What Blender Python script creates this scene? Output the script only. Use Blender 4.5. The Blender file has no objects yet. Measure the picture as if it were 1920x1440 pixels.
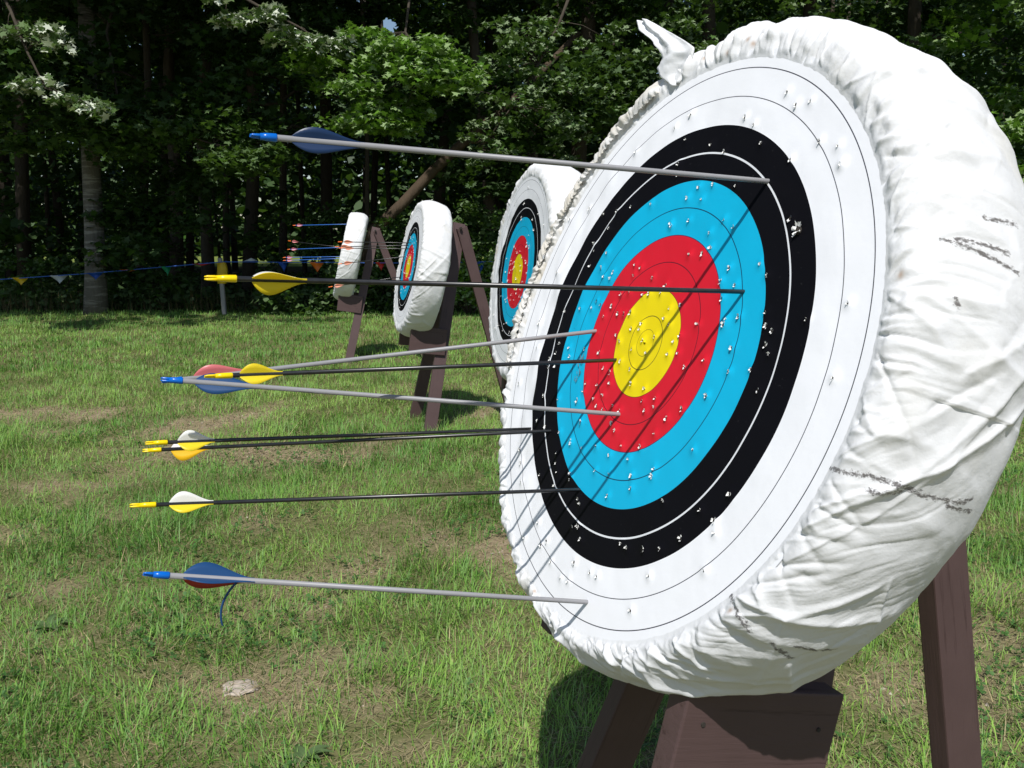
import bpy, bmesh, math, random
import numpy as np
from mathutils import Vector, Matrix

rng = np.random.default_rng(7)
random.seed(7)
scene = bpy.context.scene
COL = scene.collection
R = math.radians

# ------------------------------------------------------------------ camera
CAM_H = 1.40
PITCH = 9.8435
F = 1648.3
cam_d = bpy.data.cameras.new('camera')
cam = bpy.data.objects.new('camera', cam_d)
COL.objects.link(cam)
cam.location = (0, 0, CAM_H)
cam.rotation_euler = (R(90 - PITCH), 0, 0)
cam_d.sensor_width = 36
cam_d.lens = F / 1920 * 36
cam_d.clip_start = 0.02
cam_d.clip_end = 800
scene.camera = cam

def ray(px, py):
    x = (px - 960) / F; y = -(py - 720) / F
    c, s = math.cos(R(PITCH)), math.sin(R(PITCH))
    return Vector((x, c + y * s, y * c - s))

ORG = Vector((0, 0, CAM_H))

def at(px, py, Y):
    r = ray(px, py)
    return ORG + r * (Y / r.y)

def on_ground(px, py):
    r = ray(px, py)
    return ORG + r * (-CAM_H / r.z)

# ------------------------------------------------------------------ light
SUN_EL, SUN_AZ = 55.0, 262.0
sd = Vector((math.cos(R(SUN_EL)) * math.cos(R(SUN_AZ)), math.cos(R(SUN_EL)) * math.sin(R(SUN_AZ)), math.sin(R(SUN_EL))))
sun_d = bpy.data.lights.new('sun', 'SUN')
sun_d.energy = 4.4
sun_d.angle = R(0.5)
sun_d.color = (1.0, 0.97, 0.925)
sun = bpy.data.objects.new('sun', sun_d)
COL.objects.link(sun)
sun.rotation_euler = sd.to_track_quat('Z', 'Y').to_euler()
sun.location = sd * 60
w = bpy.data.worlds.new('World')
scene.world = w
w.use_nodes = True
nt = w.node_tree
sky = nt.nodes.new('ShaderNodeTexSky')
sky.sky_type = 'NISHITA'
sky.sun_disc = False
sky.sun_elevation = R(SUN_EL)
sky.sun_rotation = R(90 - SUN_AZ)
sky.air_density = 1.0
sky.dust_density = 0.6
bg = nt.nodes['Background']
bg.inputs[1].default_value = 0.085
nt.links.new(sky.outputs[0], bg.inputs[0])
scene.view_settings.view_transform = 'Standard'
scene.view_settings.look = 'None'
scene.view_settings.gamma = 1
scene.view_settings.exposure = 0.15
scene.cycles.max_bounces = 6
scene.cycles.transparent_max_bounces = 4

# ------------------------------------------------------------------ helpers
def tag(o, label=None, cat=None, group=None, kind=None):
    if label: o['label'] = label
    if cat: o['category'] = cat
    if group: o['group'] = group
    if kind: o['kind'] = kind
    return o

def empty(name, mat=None, loc=None):
    o = bpy.data.objects.new(name, None)
    COL.objects.link(o)
    o.empty_display_size = 0.1
    if mat is not None: o.matrix_world = mat
    if loc is not None: o.location = loc
    return o

def link(name, me, mats, parent=None, mat=None, smooth=True):
    o = bpy.data.objects.new(name, me)
    COL.objects.link(o)
    for m in (mats if isinstance(mats, (list, tuple)) else [mats]):
        me.materials.append(m)
    if parent is not None: o.parent = parent
    if mat is not None: o.matrix_basis = mat
    if smooth: me.polygons.foreach_set('use_smooth', [True] * len(me.polygons))
    return o

def np_mesh(name, V, loops, starts, totals, mi=None):
    me = bpy.data.meshes.new(name)
    V = np.asarray(V, dtype=np.float32)
    me.vertices.add(len(V)); me.vertices.foreach_set('co', V.ravel())
    me.loops.add(len(loops)); me.loops.foreach_set('vertex_index', np.asarray(loops, dtype=np.int32))
    me.polygons.add(len(starts))
    me.polygons.foreach_set('loop_start', np.asarray(starts, dtype=np.int32))
    me.polygons.foreach_set('loop_total', np.asarray(totals, dtype=np.int32))
    if mi is not None: me.polygons.foreach_set('material_index', np.asarray(mi, dtype=np.int32))
    me.update(calc_edges=True)
    return me

def grid_faces(nu, nv, wrap_u=False, wrap_v=False):
    # verts indexed i*nv + j
    iu = np.arange(nu if wrap_u else nu - 1); jv = np.arange(nv if wrap_v else nv - 1)
    I, J = np.meshgrid(iu, jv, indexing='ij')
    I2 = (I + 1) % nu; J2 = (J + 1) % nv
    return np.stack([I * nv + J, I2 * nv + J, I2 * nv + J2, I * nv + J2], -1).reshape(-1, 4)

def quads_mesh(name, V, Q, mi=None):
    n = len(Q)
    return np_mesh(name, V, Q.ravel(), np.arange(n) * 4, np.full(n, 4), mi)

def float_attr(me, name, vals):
    a = me.attributes.new(name, 'FLOAT', 'POINT'); a.data.foreach_set('value', np.asarray(vals, dtype=np.float32))

def color_attr(me, name, vals):
    a = me.attributes.new(name, 'FLOAT_COLOR', 'POINT')
    vals = np.asarray(vals, dtype=np.float32)
    if vals.shape[1] == 3: vals = np.concatenate([vals, np.ones((len(vals), 1), np.float32)], 1)
    a.data.foreach_set('color', vals.ravel())

def vnoise(x, y, seed=0, octv=4, per=None):
    """value noise, roughly 0..1"""
    r = np.random.default_rng(seed)
    T = r.random((256, 256))
    out = np.zeros_like(x, dtype=float); a = 1.0; s = 0
    for k in range(octv):
        fx = x * 2 ** k + 17.3 * k; fy = y * 2 ** k + 9.1 * k
        ix = np.floor(fx).astype(int); iy = np.floor(fy).astype(int)
        tx = fx - ix; ty = fy - iy
        tx = tx * tx * (3 - 2 * tx); ty = ty * ty * (3 - 2 * ty)
        g = lambda a_, b_: T[a_ % 256, b_ % 256]
        out += a * ((g(ix, iy) * (1 - tx) + g(ix + 1, iy) * tx) * (1 - ty) + (g(ix, iy + 1) * (1 - tx) + g(ix + 1, iy + 1) * tx) * ty)
        s += a; a *= 0.5
    return out / s

def tube(pts, radii, seg=10, cap=True):
    """verts, quads/tris lists for a tube through pts"""
    pts = [Vector(p) for p in pts]; V = []; Fc = []
    n = len(pts); prev = None
    for i, p in enumerate(pts):
        t = (pts[min(i + 1, n - 1)] - pts[max(i - 1, 0)]).normalized()
        if prev is None:
            a = Vector((0, 0, 1)) if abs(t.z) < .9 else Vector((1, 0, 0))
            prev = t.cross(a).normalized()
        prev = (prev - t * prev.dot(t)).normalized()
        b = t.cross(prev)
        for k in range(seg):
            an = 2 * math.pi * k / seg
            V.append(p + (prev * math.cos(an) + b * math.sin(an)) * radii[i])
    for i in range(n - 1):
        for k in range(seg):
            Fc.append((i * seg + k, i * seg + (k + 1) % seg, (i + 1) * seg + (k + 1) % seg, (i + 1) * seg + k))
    if cap:
        Fc.append(tuple(range(seg))[::-1]); Fc.append(tuple((n - 1) * seg + k for k in range(seg)))
    return V, Fc

class MB:
    def __init__(self): self.V = []; self.F = []
    def add(self, V, Fc):
        o = len(self.V); self.V += [tuple(v) for v in V]; self.F += [tuple(i + o for i in f) for f in Fc]
        return self
    def tube(self, pts, radii, seg=10, cap=True):
        return self.add(*tube(pts, radii, seg, cap))
    def mesh(self, name):
        me = bpy.data.meshes.new(name); me.from_pydata(self.V, [], self.F); me.update(); return me

# ------------------------------------------------------------------ materials
class N:
    def __init__(self, name):
        self.m = bpy.data.materials.new(name); self.m.use_nodes = True
        self.t = self.m.node_tree; self.b = self.t.nodes['Principled BSDF']; self.out = self.t.nodes['Material Output']
    def n(self, typ, **kw):
        nd = self.t.nodes.new('ShaderNode' + typ)
        for k, v in kw.items():
            if k.startswith('i_'): nd.inputs[k[2:].replace('_', ' ')].default_value = v
            else: setattr(nd, k, v)
        return nd
    def l(self, a, b): self.t.links.new(a, b)
    def base(self, c, rough=.6, spec=.5):
        self.b.inputs['Base Color'].default_value = (*c, 1); self.b.inputs['Roughness'].default_value = rough
        self.b.inputs['Specular IOR Level'].default_value = spec
        return self
    def coord(self, which='Object', scale=(1, 1, 1)):
        tc = self.n('TexCoord'); mp = self.n('Mapping'); mp.inputs['Scale'].default_value = scale
        self.l(tc.outputs[which], mp.inputs[0]); return mp.outputs[0]
    def noise(self, vec, scale, detail=4, rough=.55):
        nn = self.n('TexNoise'); nn.inputs['Scale'].default_value = scale; nn.inputs['Detail'].default_value = detail
        nn.inputs['Roughness'].default_value = rough
        if vec is not None: self.l(vec, nn.inputs['Vector'])
        return nn.outputs['Fac']
    def ramp(self, fac, stops, interp='LINEAR'):
        rp = self.n('ValToRGB'); e = rp.color_ramp; e.interpolation = interp
        while len(e.elements) > 1: e.elements.remove(e.elements[0])
        e.elements[0].position = stops[0][0]; e.elements[0].color = (*stops[0][1], 1)
        for p, c in stops[1:]:
            x = e.elements.new(p); x.color = (*c, 1)
        self.l(fac, rp.inputs[0]); return rp.outputs[0]
    def mix(self, fac, a, b, blend='MIX'):
        mx = self.n('Mix', data_type='RGBA', blend_type=blend)
        for s, v in ((mx.inputs[0], fac), (mx.inputs[6], a), (mx.inputs[7], b)):
            if isinstance(v, (int, float)): s.default_value = v
            elif isinstance(v, tuple): s.default_value = (*v, 1)
            else: self.l(v, s)
        return mx.outputs[2]
    def math(self, op, a, b=0.0, clamp=False):
        m = self.n('Math', operation=op, use_clamp=clamp)
        for s, v in ((m.inputs[0], a), (m.inputs[1], b)):
            if isinstance(v, (int, float)): s.default_value = v
            else: self.l(v, s)
        return m.outputs[0]
    def bump(self, h, strength=.3, dist=.002, normal=None):
        b = self.n('Bump'); b.inputs['Strength'].default_value = strength; b.inputs['Distance'].default_value = dist
        self.l(h, b.inputs['Height'])
        if normal is not None: self.l(normal, b.inputs['Normal'])
        self.l(b.outputs[0], self.b.inputs['Normal']); return b.outputs[0]
    def color(self, c): self.l(c, self.b.inputs['Base Color'])

def plain(name, c, rough=.5, bump=0, spec=.5, vary=.06):
    k = N(name).base(c, rough, spec)
    v = k.coord('Object')
    f = k.noise(v, 90, 3)
    k.color(k.mix(f, tuple(x * (1 - vary) for x in c), tuple(min(1, x * (1 + vary)) for x in c)))
    if bump: k.bump(k.noise(v, 300, 2), bump, .001)
    return k.m

WHITE_P = (.87, .88, .91); BLACK = (.006, .006, .008); BLUE = (.004, .44, .70); RED = (.66, .012, .028); YEL = (.82, .66, .004)
def face_material(name, dull=1.0):
    k = N(name).base(WHITE_P, .42, .35)
    tc = k.n('TexCoord'); sp = k.n('SeparateXYZ'); k.l(tc.outputs['Object'], sp.inputs[0])
    r = k.math('SQRT', k.math('ADD', k.math('MULTIPLY', sp.outputs[0], sp.outputs[0]), k.math('MULTIPLY', sp.outputs[1], sp.outputs[1])))
    f = k.math('DIVIDE', r, .45)
    c = k.ramp(f, [(0, YEL), (.08 / .45, RED), (.16 / .45, BLUE), (.24 / .45, BLACK), (.32 / .45, WHITE_P)], 'CONSTANT')
    # the ramp is only 256 steps wide: sharpen the colour borders with exact comparisons
    c = None
    cols = [(0, YEL), (.08, RED), (.16, BLUE), (.24, BLACK), (.32, WHITE_P)]
    for rad, cc in cols:
        c = cc if c is None else k.mix(k.math('GREATER_THAN', r, rad), c, cc)
    for rad, wd, cc in [(.02, .0004, (.2, .17, .01)), (.04, .0006, (.1, .08, .01)), (.08, .0004, (.06, .02, .01)), (.12, .0006, (.08, .01, .02)), (.16, .0006, (.06, .02, .08)),
                        (.20, .0007, (.005, .04, .10)), (.28, .0013, (.75, .77, .8)), (.36, .0006, (.05, .05, .07)), (.40, .0007, (.04, .04, .06))]:
        m = k.n('Math', operation='COMPARE'); k.l(r, m.inputs[0]); m.inputs[1].default_value = rad; m.inputs[2].default_value = wd
        c = k.mix(m.outputs[0], c, cc)
    k.l(k.ramp(f, [(0, (.3, .3, .3)), (.24 / .45, (.03, .03, .03)), (.32 / .45, (.3, .3, .3))], 'CONSTANT'), k.b.inputs['Specular IOR Level'])
    v = k.coord('Object')
    n1 = k.noise(v, 7, 4)
    c = k.mix(k.math('MULTIPLY', n1, .05), c, c, 'MULTIPLY')
    # soiling round the middle of the face, fine speckles
    n2 = k.noise(v, 160, 2)
    sp2 = k.ramp(n2, [(.70, (0, 0, 0)), (.76, (1, 1, 1))])
    c = k.mix(k.math('MULTIPLY', sp2, .05), c, (.25, .25, .25))
    k.color(c)
    h = k.math('ADD', k.math('MULTIPLY', k.noise(v, 24, 4), 1.0), k.math('MULTIPLY', k.noise(v, 420, 2), .05))
    k.bump(h, .20, .0035)
    return k.m

def cover_material():
    k = N('white_nonwoven_cloth').base((.82, .81, .78), .85, .2)
    v = k.coord('Object')
    n1 = k.noise(v, 5, 4)
    c = k.ramp(n1, [(.30, (.82, .815, .79)), (.42, (.86, .87, .885)), (.62, (.885, .895, .915))])
    at_ = k.n('Attribute', attribute_name='scuff')
    n2 = k.noise(k.coord('Object', (190, 190, 90)), 1.6, 6, .75)
    m = k.math('MULTIPLY', at_.outputs['Fac'], 1.0)
    mm = k.math('MULTIPLY', k.math('SUBTRACT', k.math('ADD', m, k.math('MULTIPLY', k.math('SUBTRACT', n2, .5), 3.2)), .62), 2.6, True)
    c = k.mix(k.math('MULTIPLY', mm, k.math('MULTIPLY', k.math('MINIMUM', k.math('MULTIPLY', m, 2.5), 1.0), .88)), c, (.055, .045, .048))
    at2 = k.n('Attribute', attribute_name='rust')
    c = k.mix(at2.outputs['Fac'], c, (.42, .24, .12))
    at3 = k.n('Attribute', attribute_name='aged')
    c = k.mix(at3.outputs['Fac'], c, (.63, .56, .43))
    k.color(c)
    fib = k.noise(k.coord('Object', (1, 1, 1)), 260, 4, .7)
    big = k.noise(v, 38, 4, .6)
    k.bump(k.math('ADD', k.math('MULTIPLY', fib, .35), k.math('MULTIPLY', big, .5)), .42, .0035)
    # thin cloth lets some light through
    tr = k.n('BsdfTranslucent'); tr.inputs[0].default_value = (.86, .87, .86, 1)
    ms = k.n('MixShader'); ms.inputs[0].default_value = .25
    k.l(k.b.outputs[0], ms.inputs[1]); k.l(tr.outputs[0], ms.inputs[2]); k.l(ms.outputs[0], k.out.inputs[0])
    return k.m

def wood_material():
    k = N('brown_painted_wood').base((.10, .055, .06), .55, .35)
    v = k.coord('Object', (55, 55, 3.0))
    g = k.noise(v, 1.0, 6, .65)
    v2 = k.coord('Object')
    n2 = k.noise(v2, 9, 3)
    c = k.mix(n2, (.066, .040, .039), (.098, .061, .059))
    crack = k.ramp(g, [(.30, (.0, .0, .0)), (.42, (1, 1, 1))])
    c = k.mix(crack, (.035, .018, .018), c)
    ch = k.ramp(k.noise(k.coord('Object', (1, 1, .6)), 34, 5, .75), [(.70, (0, 0, 0)), (.73, (1, 1, 1))])
    c = k.mix(k.math('MULTIPLY', ch, .7), c, (.20, .15, .12))
    k.color(c)
    k.bump(k.math('SUBTRACT', g, k.math('MULTIPLY', ch, .3)), .6, .0022)
    return k.m

def bark_material(name, c1, c2, pale=None):
    k = N(name).base(c1, .9, .2)
    v = k.coord('Object', (14, 14, 3))
    g = k.noise(v, 1.0, 6, .7)
    c = k.mix(g, c1, c2)
    if pale:
        b = k.noise(k.coord('Object', (3, 3, 26)), 1.0, 4, .6)
        c = k.mix(k.ramp(b, [(.50, (0, 0, 0)), (.60, (1, 1, 1))]), c, pale)
    k.color(c); k.bump(g, 1.0, .03)
    return k.m

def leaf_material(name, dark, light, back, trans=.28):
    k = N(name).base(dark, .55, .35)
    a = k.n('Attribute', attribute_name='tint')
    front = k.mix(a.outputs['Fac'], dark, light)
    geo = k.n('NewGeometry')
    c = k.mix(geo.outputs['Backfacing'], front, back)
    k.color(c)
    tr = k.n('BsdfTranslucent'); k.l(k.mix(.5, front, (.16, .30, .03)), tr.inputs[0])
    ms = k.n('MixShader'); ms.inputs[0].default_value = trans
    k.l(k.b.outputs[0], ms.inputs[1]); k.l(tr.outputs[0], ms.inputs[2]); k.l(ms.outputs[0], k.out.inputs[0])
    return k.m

def grass_material():
    k = N('grass_blades').base((.1, .16, .04), .55, .3)
    a = k.n('Attribute', attribute_name='col')
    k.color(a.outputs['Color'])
    tr = k.n('BsdfTranslucent'); k.l(a.outputs['Color'], tr.inputs[0])
    ms = k.n('MixShader'); ms.inputs[0].default_value = .30
    k.l(k.b.outputs[0], ms.inputs[1]); k.l(tr.outputs[0], ms.inputs[2]); k.l(ms.outputs[0], k.out.inputs[0])
    return k.m

def ground_material():
    k = N('dry_soil_and_thatch').base((.2, .15, .09), .95, .1)
    v = k.coord('Object')
    n1 = k.noise(v, 1.3, 5); n2 = k.noise(v, 22, 5, .7); n3 = k.noise(v, 140, 3, .7)
    soil = k.mix(k.ramp(n2, [(.3, (0, 0, 0)), (.7, (1, 1, 1))]), (.15, .10, .062), (.42, .32, .21))
    soil = k.mix(k.ramp(n3, [(.45, (0, 0, 0)), (.7, (1, 1, 1))]), soil, (.45, .37, .27))
    green = k.mix(n2, (.085, .10, .035), (.19, .18, .08))
    sp = k.n('SeparateXYZ'); tc = k.n('TexCoord'); k.l(tc.outputs['Object'], sp.inputs[0])
    bare = k.n('Attribute', attribute_name='bare')
    c = k.mix(bare.outputs['Fac'], green, soil)
    # leaf litter under the trees
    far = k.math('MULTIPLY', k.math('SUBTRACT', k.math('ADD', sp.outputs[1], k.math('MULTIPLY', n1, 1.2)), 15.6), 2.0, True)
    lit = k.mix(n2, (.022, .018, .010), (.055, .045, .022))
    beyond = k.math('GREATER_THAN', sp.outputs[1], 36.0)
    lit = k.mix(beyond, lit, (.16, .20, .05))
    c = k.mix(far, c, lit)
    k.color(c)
    k.bump(k.math('ADD', n2, k.math('MULTIPLY', n3, .4)), .7, .02)
    return k.m

M = {}
M['face'] = face_material('target_face_paper')
M['cloth'] = cover_material()
M['wood'] = wood_material()
M['torn'] = plain('torn_paper', (.80, .80, .78), .7)
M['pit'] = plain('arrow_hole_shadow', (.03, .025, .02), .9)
M['straw_core'] = plain('straw_core', (.48, .38, .20), .9)
M['grey_shaft'] = plain('grey_fibreglass', (.25, .25, .26), .42, spec=.4)
M['black_shaft'] = plain('black_carbon', (.014, .014, .015), .30, spec=.6, vary=.8)
M['blue_shaft'] = plain('blue_aluminium', (.03, .14, .50), .3)
M['blue_nock'] = plain('blue_nock', (.0, .12, .52), .25, spec=.5)
M['yellow_nock'] = plain('yellow_nock', (.85, .62, .0), .28)
M['orange_nock'] = plain('orange_nock', (.9, .18, .02), .3)
def vane_material(name, c, trans=.35):
    k = N(name).base(c, .38, .4)
    tr = k.n('BsdfTranslucent'); tr.inputs[0].default_value = (*c, 1)
    ms = k.n('MixShader'); ms.inputs[0].default_value = trans
    k.l(k.b.outputs[0], ms.inputs[1]); k.l(tr.outputs[0], ms.inputs[2]); k.l(ms.outputs[0], k.out.inputs[0])
    return k.m
M['v_navy'] = vane_material('navy_vane', (.008, .028, .085), .1)
M['v_amber'] = vane_material('amber_vane', (.85, .50, .01), .2)
M['v_blue'] = vane_material('blue_vane', (.016, .065, .18), .15)
M['v_yellow'] = vane_material('yellow_vane', (.92, .74, .03), .35)
M['v_white'] = vane_material('white_vane', (.82, .82, .78), .2)
M['v_red'] = vane_material('red_vane', (.45, .03, .03), .2)
M['v_pink'] = vane_material('pink_vane', (.62, .16, .17), .2)
M['v_orange'] = vane_material('orange_vane', (.85, .35, .22), .3)
M['bark'] = bark_material('grey_brown_bark', (.035, .028, .021), (.095, .080, .062))
M['bark_pale'] = bark_material('pale_smooth_bark', (.085, .078, .066), (.17, .16, .14), (.24, .23, .205))
M['log'] = bark_material('dead_log_bark', (.045, .032, .021), (.11, .08, .055))
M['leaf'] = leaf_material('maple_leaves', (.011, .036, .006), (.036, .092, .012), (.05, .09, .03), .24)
M['leaf_b'] = leaf_material('sunlit_maple_leaves', (.070, .180, .016), (.19, .37, .040), (.30, .42, .18), .38)  # lit copy of the maple leaves, sunlight put into the colour
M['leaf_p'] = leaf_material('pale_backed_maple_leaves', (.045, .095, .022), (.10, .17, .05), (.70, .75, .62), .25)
M['leaf_q'] = leaf_material('grey_green_maple_leaves', (.030, .080, .014), (.085, .17, .030), (.20, .27, .14), .25)
M['leaf_s'] = leaf_material('shrub_leaves', (.026, .070, .010), (.065, .14, .022), (.10, .16, .06), .3)
M['grass'] = grass_material()
M['ground'] = ground_material()
M['post'] = plain('weathered_white_post', (.26, .255, .24), .8, .3, vary=.3)
M['string'] = plain('blue_cord', (.02, .10, .42), .5)
M['stone'] = plain('pale_stone', (.42, .36, .30), .9, .6, vary=.25)
for nm, c in dict(yellow=(.80, .55, .02), white=(.6, .65, .7), blue=(.01, .08, .45), orange=(.75, .18, .02), green=(.01, .28, .12), red=(.65, .03, .02)).items():
    M['p_' + nm] = vane_material(nm + '_pennant_cloth', c, .3)

# ------------------------------------------------------------------ ground
def bare_mask(x, y):
    b = vnoise(x * .9 + 3, y * .75, 11, 4)
    b2 = vnoise(x * 3.1, y * 2.4, 12, 3)
    m = np.clip((b * .55 + b2 * .45 - .55) * 5, 0, .8)
    # worn ground close to the shooting side
    for (cx, cy, rx, ry, s) in BARE_SPOTS:
        d = ((x - cx) / rx) ** 2 + ((y - cy) / ry) ** 2
        m = np.maximum(m, np.clip((1.2 - d) * 1.0, 0, 1) * s * .85 * np.clip((b2 - .22) * 3.2, 0, 1))
    m *= np.clip((9.5 - y) / 3, .10, 1)
    return m
BARE_SPOTS = []
for (px, py, rx, ry, s) in [(430, 1290, .22, .14, 1.), (700, 1320, .12, .12, .7), (300, 1400, .2, .08, .9), (240, 845, .32, .12, .95), (130, 910, .42, .12, .7),
                            (120, 1015, .25, .07, .8), (520, 1300, .3, .2, .7), (750, 1420, .15, .06, .6), (1850, 1300, .25, .3, .5), (100, 1200, .2, .12, .5), (860, 790, .4, .2, .25), (640, 1240, .3, .12, .5)]:
    g = on_ground(px, py); BARE_SPOTS.append((g.x, g.y, rx, ry, s))

def lumps(x, y):
    return (vnoise(x * 2.2, y * 2.2, 21, 4) - .5) * .035

xs = np.concatenate([np.linspace(-160, -12, 24)[:-1], np.linspace(-12, 12, 420), np.linspace(12, 160, 24)[1:]])
ys = np.concatenate([np.linspace(-60, -1, 12)[:-1], np.linspace(-1, 18, 380), np.linspace(18, 400, 30)[1:]])
X, Y = np.meshgrid(xs, ys, indexing='ij')
near = np.clip((16 - np.abs(Y)) / 3, 0, 1) * np.clip((12 - np.abs(X)) / 1, 0, 1)
Z = lumps(X, Y) * near
me = quads_mesh('ground', np.stack([X, Y, Z], -1).reshape(-1, 3), grid_faces(len(xs), len(ys)))
float_attr(me, 'bare', bare_mask(X, Y).ravel())
gr = link('ground', me, M['ground']); tag(gr, kind='structure')

# ------------------------------------------------------------------ grass (stuff)
def blades(x, y, L, W, lean, curl, yaw, base_c, tip_c, seg=2, z0=None):
    n = len(x)
    if z0 is None: z0 = lumps(x, y)
    dx, dy = np.cos(yaw), np.sin(yaw)
    sx, sy = -dy, dx
    V = []; C = []
    for i in range(seg + 1):
        t = i / seg
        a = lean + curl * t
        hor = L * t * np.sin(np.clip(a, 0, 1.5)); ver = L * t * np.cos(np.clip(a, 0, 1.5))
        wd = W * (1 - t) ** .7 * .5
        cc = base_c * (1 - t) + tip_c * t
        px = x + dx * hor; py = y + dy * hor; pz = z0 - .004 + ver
        if i < seg:
            V.append(np.stack([px - sx * wd, py - sy * wd, pz], -1)); V.append(np.stack([px + sx * wd, py + sy * wd, pz], -1)); C += [cc, cc]
        else:
            V.append(np.stack([px, py, pz], -1)); C.append(cc)
    k = 2 * seg + 1
    V = np.stack(V, 1).reshape(-1, 3); C = np.stack(C, 1).reshape(-1, 3)
    b = (np.arange(n) * k)[:, None]
    loops = []
    for i in range(seg - 1): loops.append(b + np.array([2 * i, 2 * i + 1, 2 * i + 3, 2 * i + 2]))
    loops.append(b + np.array([2 * seg - 2, 2 * seg - 1, 2 * seg]))
    L_ = np.concatenate(loops, 1)
    tot = np.tile(np.array([4] * (seg - 1) + [3]), n)
    return V, C, L_.ravel(), tot

def scatter(n, y0, y1, half=.64, power=1.0):
    u = rng.random(n)
    y = (y0 ** (2 - power) + u * (y1 ** (2 - power) - y0 ** (2 - power))) ** (1 / (2 - power)) if power != 2 else y0 * (y1 / y0) ** u
    x = (rng.random(n) * 2 - 1) * (half * y + .5)
    return x, y

parts = []
def grass_batch(n, y0, y1, Lr, Wr, keep_bias, tall=0.0, dry=.12, power=1.0):
    x, y = scatter(n, y0, y1, power=power)
    m = bare_mask(x, y)
    clump = vnoise(x * 5, y * 5, 31, 3)
    keep = rng.random(n) > np.clip(m * .9 - keep_bias, 0, .80)
    keep &= rng.random(n) < np.clip(.25 + clump * 1.4, 0, 1)
    x, y, m, clump = x[keep], y[keep], m[keep], clump[keep]
    n = len(x)
    L = rng.uniform(*Lr, n) * (.55 + .9 * clump) * (1 - .45 * m)
    tz = vnoise(x * 2.3 + 40, y * 2.3, 33, 3)
    L *= 1 + tall * np.clip((tz - .52) * 8, 0, 1.2) * rng.random(n)
    W = rng.uniform(*Wr, n)
    yaw = vnoise(x * 3, y * 3, 34, 2) * 12 + rng.normal(0, 1.3, n)
    lean = np.abs(rng.normal(.35, .40, n)); curl = np.abs(rng.normal(.25, .4, n))
    hue = vnoise(x * 1.1, y * 1.1, 35, 4); h2 = rng.random(n)
    g1 = np.array([.105, .285, .034]); g2 = np.array([.325, .525, .100]); g3 = np.array([.26, .43, .17])
    t = np.clip(hue * 1.9 - .55 + rng.normal(0, .22, n), 0, 1)[:, None]
    c = g1 * (1 - t) + g2 * t
    c = np.where((h2 < .3)[:, None], c * .5 + g3 * .5, c)
    isdry = rng.random(n) < dry * .8 + .40 * m
    dc = np.array([.46, .38, .20]) * rng.uniform(.6, 1.2, (n, 1))
    c = np.where(isdry[:, None], dc, c) * rng.uniform(.8, 1.25, (n, 1))
    lean = np.where(isdry, np.abs(rng.normal(1.1, .35, n)), lean)
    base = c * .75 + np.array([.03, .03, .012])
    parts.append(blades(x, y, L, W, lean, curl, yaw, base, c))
grass_batch(120000, 1.75, 5.2, (.018, .050), (.0026, .0054), .0, tall=1.6, dry=.18, power=1.0)
grass_batch(115000, 5.0, 9.0, (.035, .075), (.004, .007), .10, tall=.9, dry=.14)
grass_batch(100000, 8.8, 15.6, (.045, .085), (.007, .012), .15, tall=.4, dry=.08)
grass_batch(26000, 1.75, 5.0, (.05, .10), (.003, .0055), 0, tall=.8, dry=.05)
# flattened straw
def straw(n, y0, y1, Lr, Wr):
    x, y = scatter(n, y0, y1); m = bare_mask(x, y) + .35 * vnoise(x * 2, y * 2, 55, 3)
    k = rng.random(n) < .25 + m; x, y = x[k], y[k]; n = len(x)
    c = np.array([.44, .37, .21]) * rng.uniform(.5, 1.15, (n, 1))
    parts.append(blades(x, y, rng.uniform(*Lr, n), rng.uniform(*Wr, n), rng.uniform(1.15, 1.5, n), rng.uniform(0, .2, n), rng.uniform(0, 6.3, n), c, c, z0=lumps(x, y) + rng.uniform(.004, .018, n)))
straw(60000, 1.75, 5.5, (.03, .09), (.0014, .0028)); straw(34000, 5.2, 10, (.05, .12), (.003, .005))
V = np.concatenate([p[0] for p in parts]); C = np.concatenate([p[1] for p in parts])
off = np.cumsum([0] + [len(p[0]) for p in parts[:-1]])
Lp = np.concatenate([p[2] + o for p, o in zip(parts, off)]); tot = np.concatenate([p[3] for p in parts])
st = np.concatenate([[0], np.cumsum(tot)[:-1]])
me = np_mesh('grass', V, Lp, st, tot); color_attr(me, 'col', C)
grass = link('grass', me, M['grass'], smooth=False); tag(grass, 'short mown green grass with dry straw covering the field', 'grass', kind='stuff')

# broad leaf clover patches
n = 16000
x, y = scatter(n, 1.8, 6.0); cl = vnoise(x * 1.7 + 9, y * 1.7 + 2, 61, 3); k = cl + rng.normal(0, .05, n) > .56; x, y = x[k], y[k]; n = len(x)
x = np.repeat(x, 3); y = np.repeat(y, 3); a = np.tile([0, 2.09, 4.19], n) + np.repeat(rng.uniform(0, 6, n), 3)
z = lumps(x, y) + np.repeat(rng.uniform(.012, .035, n), 3); r = np.repeat(rng.uniform(.004, .0085, n), 3)
tilt = np.repeat(rng.normal(0, .35, (n, 2)), 3, 0)
P = []
for (u, v_) in [(0, 0), (.8, .75), (1.7, .55), (1.7, -.55), (.8, -.75)]:
    ox = r * (u * np.cos(a) - v_ * np.sin(a)); oy = r * (u * np.sin(a) + v_ * np.cos(a))
    P.append(np.stack([x + ox, y + oy, z + ox * tilt[:, 0] + oy * tilt[:, 1] + .2 * r * u], -1))
V = np.stack(P, 1).reshape(-1, 3); nn = len(x)
me = np_mesh('clover', V, np.arange(nn * 5), np.arange(nn) * 5, np.full(nn, 5))
cc = np.repeat(np.array([.055, .135, .03]) * rng.uniform(.7, 1.4, (nn, 1)), 5, 0); color_attr(me, 'col', cc)
o = link('clover', me, M['grass'], smooth=False); tag(o, 'low clover leaves scattered through the mown grass', 'clover', kind='stuff')

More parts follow.
